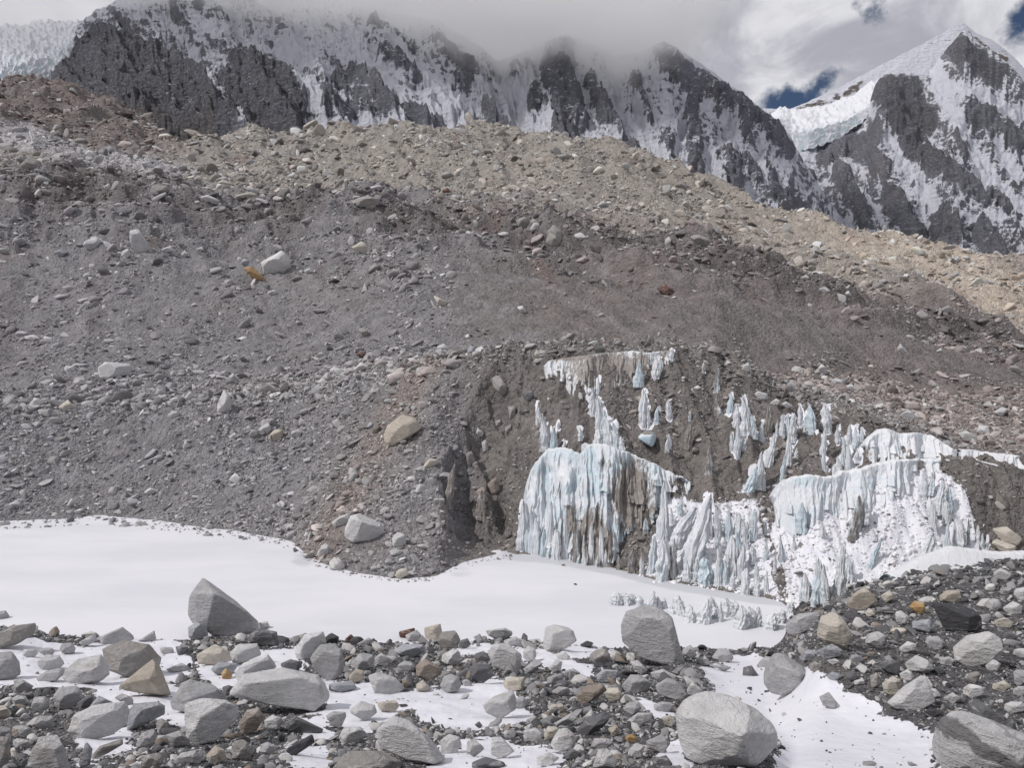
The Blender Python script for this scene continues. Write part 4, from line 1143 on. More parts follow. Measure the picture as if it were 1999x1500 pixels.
 ('D','w',[(1425,330),(1455,315),(1480,335),(1450,348)],'',''),
 ('D','l',[(1615,215),(1650,195),(1670,225),(1630,235)],'',''),
 ('D','l',[(40,1460),(90,1435),(130,1460),(110,1490),(60,1490)],'',''),
 ('D','w',[(1310,465),(1330,455),(1350,465),(1330,474)],'',''),
 ('D','l',[(650,110),(680,95),(700,130),(670,155),(640,130)],'',''),
 ('D','l',[(440,240),(470,220),(490,240),(460,262)],'',''),
 ('D','l',[(1040,100),(1075,85),(1090,105),(1055,115)],'',''),
 ('D','l',[(960,125),(985,105),(1010,130),(980,150)],'',''),
 ('D','n',[(1280,180),(1300,145),(1330,160),(1320,195)],'',''),
 ('D','l',[(1420,330),(1450,318),(1440,350)],'',''),
 ('E','y',[(95,90),(155,55),(190,90),(170,130),(120,105)],'beige angular boulder alone high on the middle of the slope','the beige angular boulder'),
 ('E','y',[(530,340),(610,380),(600,410),(560,405)],'beige spearhead-shaped stone on the smooth middle scree','the spearhead-shaped stone'),
 ('E','w',[(435,510),(465,495),(495,545),(470,545)],'',''),
 ('E','l',[(975,405),(1010,400),(1035,440),(1000,440)],'',''),
 ('E','l',[(550,620),(590,600),(620,630),(590,655)],'',''),
 ('E','l',[(420,680),(450,660),(475,690),(440,697)],'',''),
 ('E','l',[(105,745),(150,700),(195,725),(180,750)],'',''),
 ('E','r',[(115,660),(150,640),(185,665),(160,685)],'dark red stone low on the grey slope above the rubble','the dark red slope stone'),
 ('E','t',[(260,1100),(290,1040),(370,980),(440,1000),(475,1050),(400,1110),(320,1150),(270,1130)],'large tan boulder half buried in the side of the debris mound','the large tan boulder'),
 ('E','y',[(475,1260),(510,1215),(560,1220),(560,1245),(500,1275)],'',''),
 ('E','n',[(160,1050),(200,1020),(225,1030),(220,1055)],'',''),
 ('E','l',[(755,1090),(770,1050),(805,1080),(790,1105)],'',''),
 ('E','n',[(710,650),(730,610),(760,630),(750,660)],'',''),
 ('E','r',[(1730,320),(1760,280),(1810,310),(1820,350),(1770,350)],'dark red blocky rock on the brown scree above the ice','the dark red rock'),
 ('E','h',[(130,530),(160,515),(200,545),(170,575)],'',''),
 ('E','h',[(845,790),(880,765),(930,830),(940,900),(890,880),(855,840)],'',''),
 ('E','h',[(930,940),(970,930),(975,1000),(940,1010)],'',''),
 ('E','h',[(860,1020),(890,1005),(905,1050),(870,1060)],'',''),
 ('E','h',[(915,1050),(950,1030),(960,1080),(920,1085)],'',''),
 ('E','l',[(790,1130),(815,1110),(830,1170),(800,1190)],'',''),
 ('E','b',[(820,1350),(870,1310),(890,1380),(850,1420)],'',''),
 ('E','h',[(700,1200),(740,1170),(760,1230),(720,1260)],'',''),
 ('E','b',[(760,1390),(800,1360),(830,1440),(790,1470)],'',''),
 ('E','d',[(1000,860),(1060,850),(1080,900),(1030,920)],'',''),
 ('E','y',[(1070,660),(1085,635),(1105,650),(1095,690)],'',''),
 ('E','y',[(1065,700),(1080,682),(1110,690),(1095,712)],'',''),
 ('E','l',[(1280,30),(1330,15),(1365,45),(1330,65)],'',''),
 ('E','h',[(1130,60),(1160,0),(1210,10),(1230,70),(1190,110)],'',''),
 ('E','l',[(870,20),(910,5),(960,25),(920,40)],'',''),
 ('E','l',[(1090,130),(1115,122),(1130,150),(1100,150)],'',''),
 ('B','l',[(70,110),(100,30),(150,18),(260,70),(300,115),(250,165),(120,175),(75,140)],'big pale boulder on the debris nose above the pond','the big boulder above the pond'),
 ('B','l',[(330,150),(360,115),(400,130),(408,180),(370,205),(335,190)],'',''),
 ('B','l',[(-20,280),(30,255),(70,305),(40,325),(-20,320)],'',''),
 ('B','y',[(345,355),(370,320),(410,315),(420,350),(370,378)],'beige block standing in pond snow at the tip of the nose',''),
 ('B','l',[(315,220),(350,205),(385,225),(370,250),(325,245)],'',''),
 ('A','l',[(1850,60),(1900,25),(1950,10),(1935,70),(1870,85)],'',''),
 ('A','h',[(1690,250),(1740,225),(1770,245),(1720,262)],'',''),
 ('A','l',[(1770,230),(1810,180),(1835,190),(1830,240),(1785,255)],'',''),
 ('A','w',[(1835,290),(1865,255),(1925,300),(1900,328),(1850,320)],'',''),
 ('B','k',[(1270,297),(1285,291),(1300,298),(1285,303)],'tiny dark stone on pond ice near the fluted ice wall',''),
 ('B','k',[(1340,402),(1352,398),(1365,405),(1352,409)],'tiny dark stone alone on open pond ice between wall and standing block',''),
 ('A','g',[(525,30),(545,24),(565,32),(545,38)],'small dark stone lying on the far edge of the frozen pond',''),
 ('A','l',[(1140,85),(1160,68),(1190,78),(1170,98)],'',''),
 ('F','l',[(465,880),(490,855),(540,870),(550,900),(490,905)],'pale boulder on the crest above the upper row of ice blades','the crest boulder'),
 ('F','l',[(790,760),(830,710),(860,730),(850,770)],'upright pale boulder on the rubble hump behind the ice','the rubble hump boulder'),
 ('F','g',[(1235,990),(1290,955),(1330,980),(1330,1015),(1260,1010)],'grey boulder at the brink above the upper ice wall',''),
 ('F','l',[(1740,970),(1790,940),(1830,950),(1790,1000)],'',''),
 ('F','l',[(1555,1080),(1600,1065),(1660,1100),(1650,1140),(1600,1130)],'',''),
 ('F','l',[(1650,1080),(1670,1035),(1720,1045),(1730,1090)],'',''),
 ('F','g',[(1225,640),(1250,600),(1300,660),(1260,660)],'',''),
 ('F','l',[(1435,645),(1470,625),(1475,650)],'',''),
 ('F','l',[(310,720),(330,690),(355,705),(340,735)],'',''),
 ('F','w',[(170,635),(190,608),(205,630)],'',''),
 ('F','h',[(1820,725),(1860,715),(1909,750),(1880,765)],'',''),
 ('F','l',[(400,720),(440,705),(465,740),(430,760)],'',''),
 ('F','l',[(610,930),(640,910),(680,935),(650,950)],'',''),
 ('F','l',[(555,920),(590,895),(615,910),(590,940)],'',''),
 ('F','l',[(880,800),(910,785),(950,805),(910,830)],'',''),
 ('F','l',[(960,830),(990,815),(1020,850),(985,865)],'',''),
 ('F','h',[(125,30),(170,15),(240,50),(230,100),(160,80)],'brownish boulder on the dark crest of the moraine',''),
 ('F','h',[(740,160),(800,150),(820,195),(760,200)],'',''),
 ('F','l',[(810,310),(850,300),(885,325),(840,335)],'',''),
 ('F','l',[(950,335),(975,320),(995,350),(970,362)],'',''),
 ('F','l',[(720,250),(750,235),(770,255),(740,268)],'',''),
 ('G','h',[(835,1075),(850,1030),(930,1035),(950,1070),(900,1095)],'brownish block on the dark crest high at the left','the crest block'),
 ('G','l',[(1110,1100),(1160,1085),(1230,1120),(1220,1145),(1150,1130)],'',''),
 ('G','y',[(1305,1090),(1400,1070),(1450,1090),(1420,1110),(1310,1105)],'',''),
 ('G','h',[(110,920),(165,870),(240,905),(230,940),(130,945)],'',''),
 ('G','h',[(1165,1000),(1205,960),(1225,985),(1180,1020)],'',''),
 ('G','y',[(1210,1020),(1240,1000),(1310,1025),(1305,1050)],'',''),
 ('G','l',[(575,1040),(610,1020),(620,1055),(585,1060)],'',''),
 ('G','l',[(360,1055),(380,1035),(400,1055),(380,1070)],'',''),
 ('G','h',[(-20,945),(60,930),(100,950),(90,970),(-20,970)],'',''),
 ('G','l',[(190,1075),(220,1050),(250,1075),(235,1110),(200,1110)],'',''),
 ('G','w',[(470,860),(495,835),(525,850),(505,880)],'',''),
 ('G','w',[(275,740),(300,722),(320,745),(295,755)],'',''),
 ('G','l',[(945,945),(975,925),(1005,945),(975,965)],'',''),
 ('I','r',[(605,1060),(640,1045),(668,1080),(620,1085)],'dark red rock on the moraine crest',''),
 ('I','h',[(120,1110),(190,1090),(265,1110),(260,1140),(190,1170),(130,1150)],'',''),
 ('I','h',[(1190,1300),(1230,1250),(1290,1300),(1270,1380),(1210,1370)],'',''),
 ('I','h',[(1020,1230),(1070,1205),(1110,1240),(1080,1290),(1030,1270)],'',''),
 ('I','l',[(1340,1310),(1380,1295),(1430,1320),(1400,1350)],'',''),
 ('I','l',[(745,1035),(780,1018),(820,1035),(780,1045)],'',''),
 ('J','h',[(50,1030),(80,1010),(125,1040),(100,1060)],'brown boulder on the sunlit ridge line below the rock wall',''),
]


SEEDS = {i: 7000 for i, b in enumerate(BOULDERS) if b[4] == 'the faceted boulder in the snow gully'}


def build_boulder(idx, region, tint, outline):
    ox, oy, sc = REG[region]
    px = np.array([(ox + x * sc, oy + y * sc) for x, y in outline], float)
    if region in 'ABC':
        c0 = px.mean(0)
        px = c0 + (px - c0) * np.array((1.07, 1.09)) - (0, .02 * np.ptp(px[:, 1]))
    uc, vc = (px[:, 0].min() + px[:, 0].max()) / 2, (px[:, 1].min() + px[:, 1].max()) / 2
    w_, h_ = np.ptp(px[:, 0]), np.ptp(px[:, 1])
    vb = px[:, 1].max() - .03 * h_
    r = np.random.default_rng(1000 + idx + SEEDS.get(idx, 0))
    Dg = hit(uc, min(vb, 1560), 6.0)
    half = .42 * min(w_, h_) * Dg / F
    Dc = Dg + .55 * half
    d = Vector(ray(uc, vc))
    ctr = Vector((0, 0, H)) + d * Dc
    fw = d.normalized()
    rt = fw.cross(Vector((0, 0, 1))).normalized()
    up = rt.cross(fw)
    # outline in metres about the centre
    rel = [Vector((0, 0, H)) + Vector(ray(a, b)) * Dc - ctr for a, b in px]
    q = np.array([(x.dot(rt), x.dot(up)) for x in rel])
    area = sum(q[i][0] * q[(i + 1) % len(q)][1] - q[(i + 1) % len(q)][0] * q[i][1] for i in range(len(q)))
    if area < 0:
        q = q[::-1]
    nr, ds = [], []
    for i in range(len(q)):
        e = q[(i + 1) % len(q)] - q[i]
        L = np.hypot(*e)
        if L < 1e-6:
            continue
        n2 = np.array([e[1], -e[0]]) / L
        dd = float(n2 @ q[i])
        if dd <= .04 * half:
            continue
        for sgn, th in ((-1, r.uniform(.03, .38)), (1, r.uniform(.1, .7))):
            nr.append((n2[0] * math.cos(th), sgn * math.sin(th), n2[1] * math.cos(th)))
            ds.append(dd * math.cos(th))
    hw = .5 * math.sqrt(max(np.ptp(q[:, 0]), 1e-3) * max(np.ptp(q[:, 1]), 1e-3))
    for c3 in ((r.uniform(-.35, .35), -.62, .80), (-.75, -.72, r.uniform(-.15, .3)), (.78, -.66, r.uniform(-.25, .2)), (r.uniform(-.4, .4), -.85, -.45)):
        n3 = np.array(c3) + r.normal(0, .12, 3)
        n3 /= np.linalg.norm(n3)
        sup = max(abs(n3[0] * a + n3[2] * b) for a, b in q if n3[0] * a + n3[2] * b > 0) if any(n3[0] * a + n3[2] * b > 0 for a, b in q) else hw
        nr.append(tuple(n3))
        ds.append(max(.30 * hw, sup * r.uniform(.74, .95) + .10 * hw))
    for k in range(3):
        n3 = np.array((r.uniform(-.6, .6), 1.0, r.uniform(-.3, .6)))
        n3 /= np.linalg.norm(n3)
        nr.append(tuple(n3))
        ds.append(hw * r.uniform(.7, 1.0))
    nr, ds = np.array(nr), np.array(ds)
    sub = 6 if w_ > 80 else (5 if w_ > 36 else (4 if w_ > 16 else 3))
    dirs, f = ico(sub)
    rad = polytope(dirs, nr, ds, 110.0)
    v = dirs * rad[:, None]
    # knock off corners: fresh breaks
    cn_ = r.normal(size=(7 if sub > 4 else 4, 3))
    cn_ /= np.linalg.norm(cn_, axis=1)[:, None]
    cn_ = np.where((cn_[:, 1] > -.25)[:, None], cn_ * np.array((.6, 0, .6)) + np.array((0, -.7, .12)), cn_)
    cn_ /= np.linalg.norm(cn_, axis=1)[:, None]
    cd_ = (v @ cn_.T).max(0) * r.uniform(.80, .96, len(cn_))
    rad = np.minimum(rad, (np.maximum(dirs @ cn_.T, 1e-4) / cd_[None, :]).max(1) ** -1.0)
    v = dirs * rad[:, None]
    s0 = 1.0 / hw
    v = v * (1 + (.022 * noise3(v, .9 * s0, 3, idx) + .036 * noise3(v, 3.0 * s0, 5, idx + .5) + (.012 * noise3(v, 11 * s0, 3, idx + .7) if sub > 3 else 0))[:, None])
    # chipped edges
    B = np.array([rt, fw, up])
    vw = v @ B
    me = mesh_np('boulder', vw, f, M_STONE, True)
    o = link('boulder', me)
    o.location = ctr
    c = np.array(TINT[tint]) * r.uniform(.88, 1.12)
    o.color = (*c, 1.0)
    return o, (uc, vc, w_, h_)


def describe(items):
    """a label of its own for every boulder, from its look and the marked stones round it"""
    marks = [(it['uv'][0], it['uv'][1], it['mark']) for it in items if it['mark']]
    used = {it['label'] for it in items if it['label']}
    for it in items:
        if it['label']:
            continue
        u, v, w_, h_ = it['uv']
        size = 'large' if w_ > 105 else ('small' if w_ < 42 else 'medium')
        asp = w_ / max(h_, 1)
        shape = 'flat' if asp > 1.75 else ('upright' if asp < .85 else 'blocky')
        head = f"{size} {TWORD[it['tint']]} {shape} {it['noun']}"
        near = sorted(marks, key=lambda q: math.hypot(q[0] - u, (q[1] - v) * 1.3))[:6]
        done = False
        for far_ in (0, 1):
            for q in near:
                dx, dy = u - q[0], v - q[1]
                dist = math.hypot(dx, dy)
                hz = 'left' if dx < 0 else 'right'
                vt = 'above' if dy < 0 else 'below'
                if abs(dx) > 2.2 * abs(dy):
                    rel = f'{hz} of'
                elif abs(dy) > 2.2 * abs(dx):
                    rel = vt
                else:
                    rel = f'{vt} and {hz} of'
                adv = 'close ' if dist < 75 else ('a little way ' if dist < 170 else 'well ')
                lab = f"{head} {adv}{rel} {q[2]}"
                if far_:
                    lab = f"{head} {adv}{rel} {q[2]}, {'higher' if dy < 0 else 'lower'} of two"
                if lab not in used and len(lab.split()) <= 16:
                    used.add(lab)
                    it['label'] = lab
                    done = True
                    break
            if done:
                break


FOOT = []
# smaller blocks heaped between the traced ones
_r = np.random.default_rng(404)
_boxes = []
for rg, tn, ol, lab, mark in BOULDERS:
    ox, oy, sc = REG[rg]
    a = np.array(ol, float) * sc + (ox, oy)
    _boxes.append((a[:, 0].mean(), a[:, 1].mean(), .5 * np.ptp(a[:, 0]), .5 * np.ptp(a[:, 1])))
_n = 0
_extra = []
for _ in range(6000):
    if _n >= 95:
        break
    if _r.random() < .78:
        u_, v_ = _r.uniform(0, 1330), _r.uniform(1262, 1488)
        if in_poly(np.array([u_]), np.array([v_]), [(740, 1340), (1050, 1330), (1060, 1420), (800, 1450)])[0] > 0:
            continue
    else:
        u_, v_ = _r.uniform(1560, 1999), _r.uniform(1140, 1400)
        if v_ < 1262 - .42 * (u_ - 1480) + 60 or v_ > 1300 + .33 * (u_ - 1560):
            continue
    w__ = _r.uniform(36, 62) * (.72 + .5 * (v_ - 1140) / 350)
    h__ = w__ * _r.uniform(.5, .95)
    if any(abs(u_ - b[0]) < .86 * (b[2] + w__ / 2) and abs(v_ - b[1]) < .86 * (b[3] + h__ / 2) for b in _boxes):
        continue
    m_ = _r.integers(5, 8)
    an_ = np.sort((np.arange(m_) + _r.uniform(-.3, .3, m_)) / m_ * 2 * np.pi)
    ol = [(u_ + .5 * w__ * np.cos(a) * _r.uniform(.8, 1.1), v_ + .5 * h__ * np.sin(a) * _r.uniform(.8, 1.1)) for a in an_]
    _boxes.append((u_, v_, w__ / 2, h__ / 2))
    _extra.append(('W', str(_r.choice(list('lllgggnhwdyk'))), ol, '', ''))
    _n += 1
REG['W'] = (0, 0, 1.0)
BOULDERS += _extra

items = []
for i, (rg, tn, ol, lab, mark) in enumerate(BOULDERS):
    o, uv = build_boulder(i, rg, tn, ol)
    FOOT.append((o.location.x, o.location.y, .5 * uv[2] * o.location.y / F))
    items.append(dict(o=o, uv=uv, tint=tn, label=lab, mark=mark, noun='boulder' if uv[2] > 60 else 'stone'))
describe(items)
for it in items:
    o = it['o']
    o['label'] = it['label'] or 'grey stone among the rubble'
    o['category'] = 'boulder' if it['noun'] == 'boulder' else 'stone'
    o['group'] = GROUP_NEAR if it['uv'][1] > 1135 else GROUP_FAR
    if it['mark'] == 'the banded corner boulder':
        o.data.materials[0] = M_BANDED
    if it['noun'] == 'stone':
        o.name = 'stone'

# ------------------------------------------------------------------ uncountable rubble: stones scattered over the ground
PROTO = bpy.data.collections.new('rubble_shapes')          # never linked to the scene: only the scatter draws from it
for k in range(9):
    v, f = random_rock(500 + k, 3, (1, .8, .62) if k % 3 else (1, .9, .42), planes=6 + k % 4, sharp=70.0, rough=.05)
    v = v / np.abs(v).max()
    ob = bpy.data.objects.new('rubble_shape', mesh_np('rubble_shape', v * .5, f, M_RUBBLE, False))
    PROTO.objects.link(ob)


def scatter(name, pos, scale, rot, tint, coll, **props):
    me = bpy.data.meshes.new(name)
    me.vertices.add(len(pos))
    me.vertices.foreach_set('co', np.ascontiguousarray(pos, np.float32).ravel())
    for nm, arr in (('size', scale), ('turn', rot)):
        at = me.attributes.new(nm, 'FLOAT_VECTOR', 'POINT')
        at.data.foreach_set('vector', np.ascontiguousarray(arr, np.float32).ravel())
    at = me.attributes.new('tint', 'FLOAT_COLOR', 'POINT')
    at.data.foreach_set('color', np.ascontiguousarray(np.concatenate([tint, np.ones((len(tint), 1))], 1), np.float32).ravel())
    o = link(name, me, **props)
    g = bpy.data.node_groups.new(name, 'GeometryNodeTree')
    g.interface.new_socket('Geometry', in_out='INPUT', socket_type='NodeSocketGeometry')
    g.interface.new_socket('Geometry', in_out='OUTPUT', socket_type='NodeSocketGeometry')
    N, L = g.nodes, g.links
    gi, go = N.new('NodeGroupInput'), N.new('NodeGroupOutput')
    ci = N.new('GeometryNodeCollectionInfo')
    ci.inputs[0].default_value = coll
    ci.inputs[1].default_value = True
    ci.inputs[2].default_value = True
    ip = N.new('GeometryNodeInstanceOnPoints')
    ip.inputs['Pick Instance'].default_value = True

    def attr(nm, dt):
        q = N.new('GeometryNodeInputNamedAttribute')
        q.data_type = dt
        q.inputs[0].default_value = nm
        return q.outputs[0]
    L.new(gi.outputs[0], ip.inputs['Points'])
    L.new(ci.outputs[0], ip.inputs['Instance'])
    L.new(attr('turn', 'FLOAT_VECTOR'), ip.inputs['Rotation'])
    L.new(attr('size', 'FLOAT_VECTOR'), ip.inputs['Scale'])
    L.new(ip.outputs[0], go.inputs[0])
    md = o.modifiers.new('scatter', 'NODES')
    md.node_group = g
    return o


def sample_ground(n, d0, d1, umin, umax, seed):
    r = np.random.default_rng(seed)
    u = r.uniform(umin, umax, n)
    D = np.exp(r.uniform(math.log(d0), math.log(d1), n))
    x = (u - CX) / F * D
    return r, x, D, ground_z(x, D)


def pow_size(r, n, lo, hi, k):
    q = r.random(n)
    return (lo ** -k + q * (hi ** -k - lo ** -k)) ** (-1 / k)


def field(key, name, x, D):
    """painted ground value under points"""
    T = TER[key]
    lg = _lognear if key == 'near' else _logfar
    ri = np.clip(((np.log(D) - lg[0]) / (lg[1] - lg[0])).round().astype(int), 0, len(lg) - 1)
    cj = np.clip(np.searchsorted(A_COL, x / D), 0, NC - 1)
    return T[name][ri, cj]


def near_gravel():
    n = 330000
    r, x, D, z = sample_ground(n, 8.0, 46.3, -800, 2900, 71)
    sn = field('near', 'snow', x, D)
    PU, PV = project(x, D, z)
    fine = fbm(x / 1.1, D / 1.1, 4, seed=41)
    px = pow_size(r, n, 3.6, 40.0, 1.95)
    ok = (z > .06) & (r.random(n) < np.where(sn + .35 * fine > .5, .009, .78 * (.35 + .65 * sstep(fine, -.35, .2))))
    for bx, by, br in FOOT:
        ok &= ((x - bx) ** 2 + ((D - by + .5 * br) * .8) ** 2 > (1.02 * br) ** 2) | (px < 10)
    x, D, z, PU, fine, px = x[ok], D[ok], z[ok], PU[ok], fine[ok], px[ok]
    n = len(x)
    s = px * D / F
    flat = np.stack([np.ones(n), r.uniform(.6, 1, n), r.uniform(.4, .85, n)], 1)
    rot = np.stack([r.normal(0, .5, n), r.normal(0, .5, n), r.uniform(0, 6.28, n)], 1)
    q = r.random(n) + .30 * np.clip((px - 10) / 16, 0, 1)
    q = np.where(q > 1, .57 + .43 * r.random(n), q)
    t = np.where((q < .56)[:, None], r.uniform(.045, .11, (n, 1)) * np.array((1, 1, 1.06)),
        np.where((q < .80)[:, None], r.uniform(.15, .27, (n, 1)) * np.array((1, .99, 1.0)),
        np.where((q < .965)[:, None], r.uniform(.32, .50, (n, 1)) * np.array((1, .985, .96)), r.uniform(.7, 1.1, (n, 1)) * np.array((.24, .20, .165)))))
    scatter('gravel', np.stack([x, D, z + .10 * s], 1), s[:, None] * flat, rot, t, PROTO, kind='stuff')


def slope_rubble():
    n = 720000
    r, x, D, z = sample_ground(n, 47, 470, -500, 2550, 72)
    K = field('far', 'K', x, D)
    PU, PV = project(x, D, z)
    sn = field('far', 'snow', x, D)
    clump = fbm(x / 5, D / 5, 4, seed=43) + .6 * fbm(x / 18, D / 30, 4, seed=44)
    dens = .12 + .88 * sstep(clump, -.35, .45)
    # smooth scree falls, stony benches and crests
    scree = sstep(K, 10.25, 10.5) * (1 - sstep(K, 11.0, 11.7))
    dens *= 1 - .70 * scree * sstep(fbm(x / 10, D / 40, 4, seed=45), -.2, .15)
    dens *= 1 - .82 * sstep(K, 10.15, 10.35) * (1 - sstep(K, 10.9, 11.5)) * sstep(PU, 850, 1000) * (1 - sstep(PU, 1500, 1650) * (K < 10.5))
    dens *= np.where(K < 9.1, np.where((PU > 930), 1.0, 1.0), 1.0)
    dens = np.where((K < 9.1) & (PU < 880), np.minimum(1, dens * 1.5 + .08), dens)
    dens = np.where((K > 8.75) & (K < 10.1), np.minimum(1, dens * 2.0 + .25), dens)
    dens = np.where((K > 11.7) & (K < 12.7), np.minimum(1, dens * 1.6 + .1), dens)
    dens *= 1 - .9 * sstep(sn, .4, .7)
    ok = (z > .05) & (r.random(n) < dens) & (K > 7.02)
    ok |= (K > 6.86) & (K <= 7.04) & (r.random(n) < .10) & (PU < 1000)
    z = np.maximum(z, .02)
    x, D, z, PU, PV, K, clump = x[ok], D[ok], z[ok], PU[ok], PV[ok], K[ok], clump[ok]
    n = len(x)
    px = np.where(K > 10.1, pow_size(r, n, 2.4, 36.0, 1.95), pow_size(r, n, 2.3, 26.0, 2.15))
    px *= np.where((K > 8.7) & (K < 10.1), 1.35, 1.0)
    px *= np.where((K < 9.1) & (PU < 900), 1.35, 1.0)
    s = px * D / F
    flat = np.stack([np.ones(n), r.uniform(.6, 1, n), r.uniform(.45, .85, n)], 1)
    rot = np.stack([r.normal(0, .5, n), r.normal(0, .5, n), r.uniform(0, 6.28, n)], 1)
    base = field('far', 'col', x, D)
    k = r.lognormal(.22, .42, n)[:, None]
    t = np.clip(base * k, .03, .55)
    pale = (r.random(n) < np.where((K < 9.1) & (PU < 880), .36, .20))[:, None]
    t = np.where(pale, r.uniform(.25, .42, (n, 1)) * np.array((1, .98, .965)), t)
    scatter('rubble', np.stack([x, D, z + .05 * s], 1), s[:, None] * flat, rot, t, PROTO, kind='stuff')


near_gravel()
slope_rubble()
# ------------------------------------------------------------------ ice
def ice_material():
    m, t = new_mat('weathered_ice')
    pos = t.n('ShaderNodeNewGeometry').outputs['Position']
    nrm = t.n('ShaderNodeNewGeometry').outputs['Normal']
    dirt = t.n('ShaderNodeAttribute', attribute_name='dirt').outputs['Fac']
    blue = t.n('ShaderNodeAttribute', attribute_name='blue').outputs['Fac']
    streak = t.noise(t.scaled(pos, (3.2, 3.2, .20)), 1.0, 6, .65, .2)
    fine = t.noise(t.scaled(pos, (1, 1, .5)), 5.5, 6, .7)
    patch = t.noise(pos, .55, 5, .65)
    c = t.mix(t.step(t.math('ADD', blue, t.math('MULTIPLY', t.math('SUBTRACT', patch, .5), 1.3)), .2, .9), (.66, .685, .715), (.47, .60, .665))
    c = t.mix(t.math('MULTIPLY', t.step(t.math('ADD', fine, t.math('MULTIPLY', t.math('SUBTRACT', patch, .5), .5)), .50, .70), .75), c, (.74, .75, .775))
    up = t.n('ShaderNodeSeparateXYZ', {0: nrm}).outputs[2]
    dm = t.math('ADD', dirt, t.math('ADD', t.math('MULTIPLY', t.math('SUBTRACT', streak, .5), 1.9), t.math('MULTIPLY', t.math('SUBTRACT', patch, .5), .7)))
    dcol = t.mix(t.step(fine, .35, .65), (.17, .145, .125), (.30, .265, .235))
    c = t.mix(t.math('MULTIPLY', t.step(dm, .30, .62), .93), c, dcol)
    snowy = t.math('MULTIPLY', t.step(t.math('ADD', up, t.math('MULTIPLY', t.math('SUBTRACT', fine, .5), .9)), .50, .9), t.step(dirt, .6, .3))
    c = t.mix(snowy, c, (.76, .77, .79))
    hh = t.math('ADD', t.math('MULTIPLY', streak, .9), t.math('MULTIPLY', fine, .35))
    bp = t.n('ShaderNodeBump', {'Height': hh, 'Strength': .9, 'Distance': .22})
    finish(t, c, .42, bp.outputs[0], {'Subsurface Weight': .12, 'Subsurface Radius': (.25, .45, .6), 'Subsurface Scale': .35})
    return m


M_ICE = ice_material()


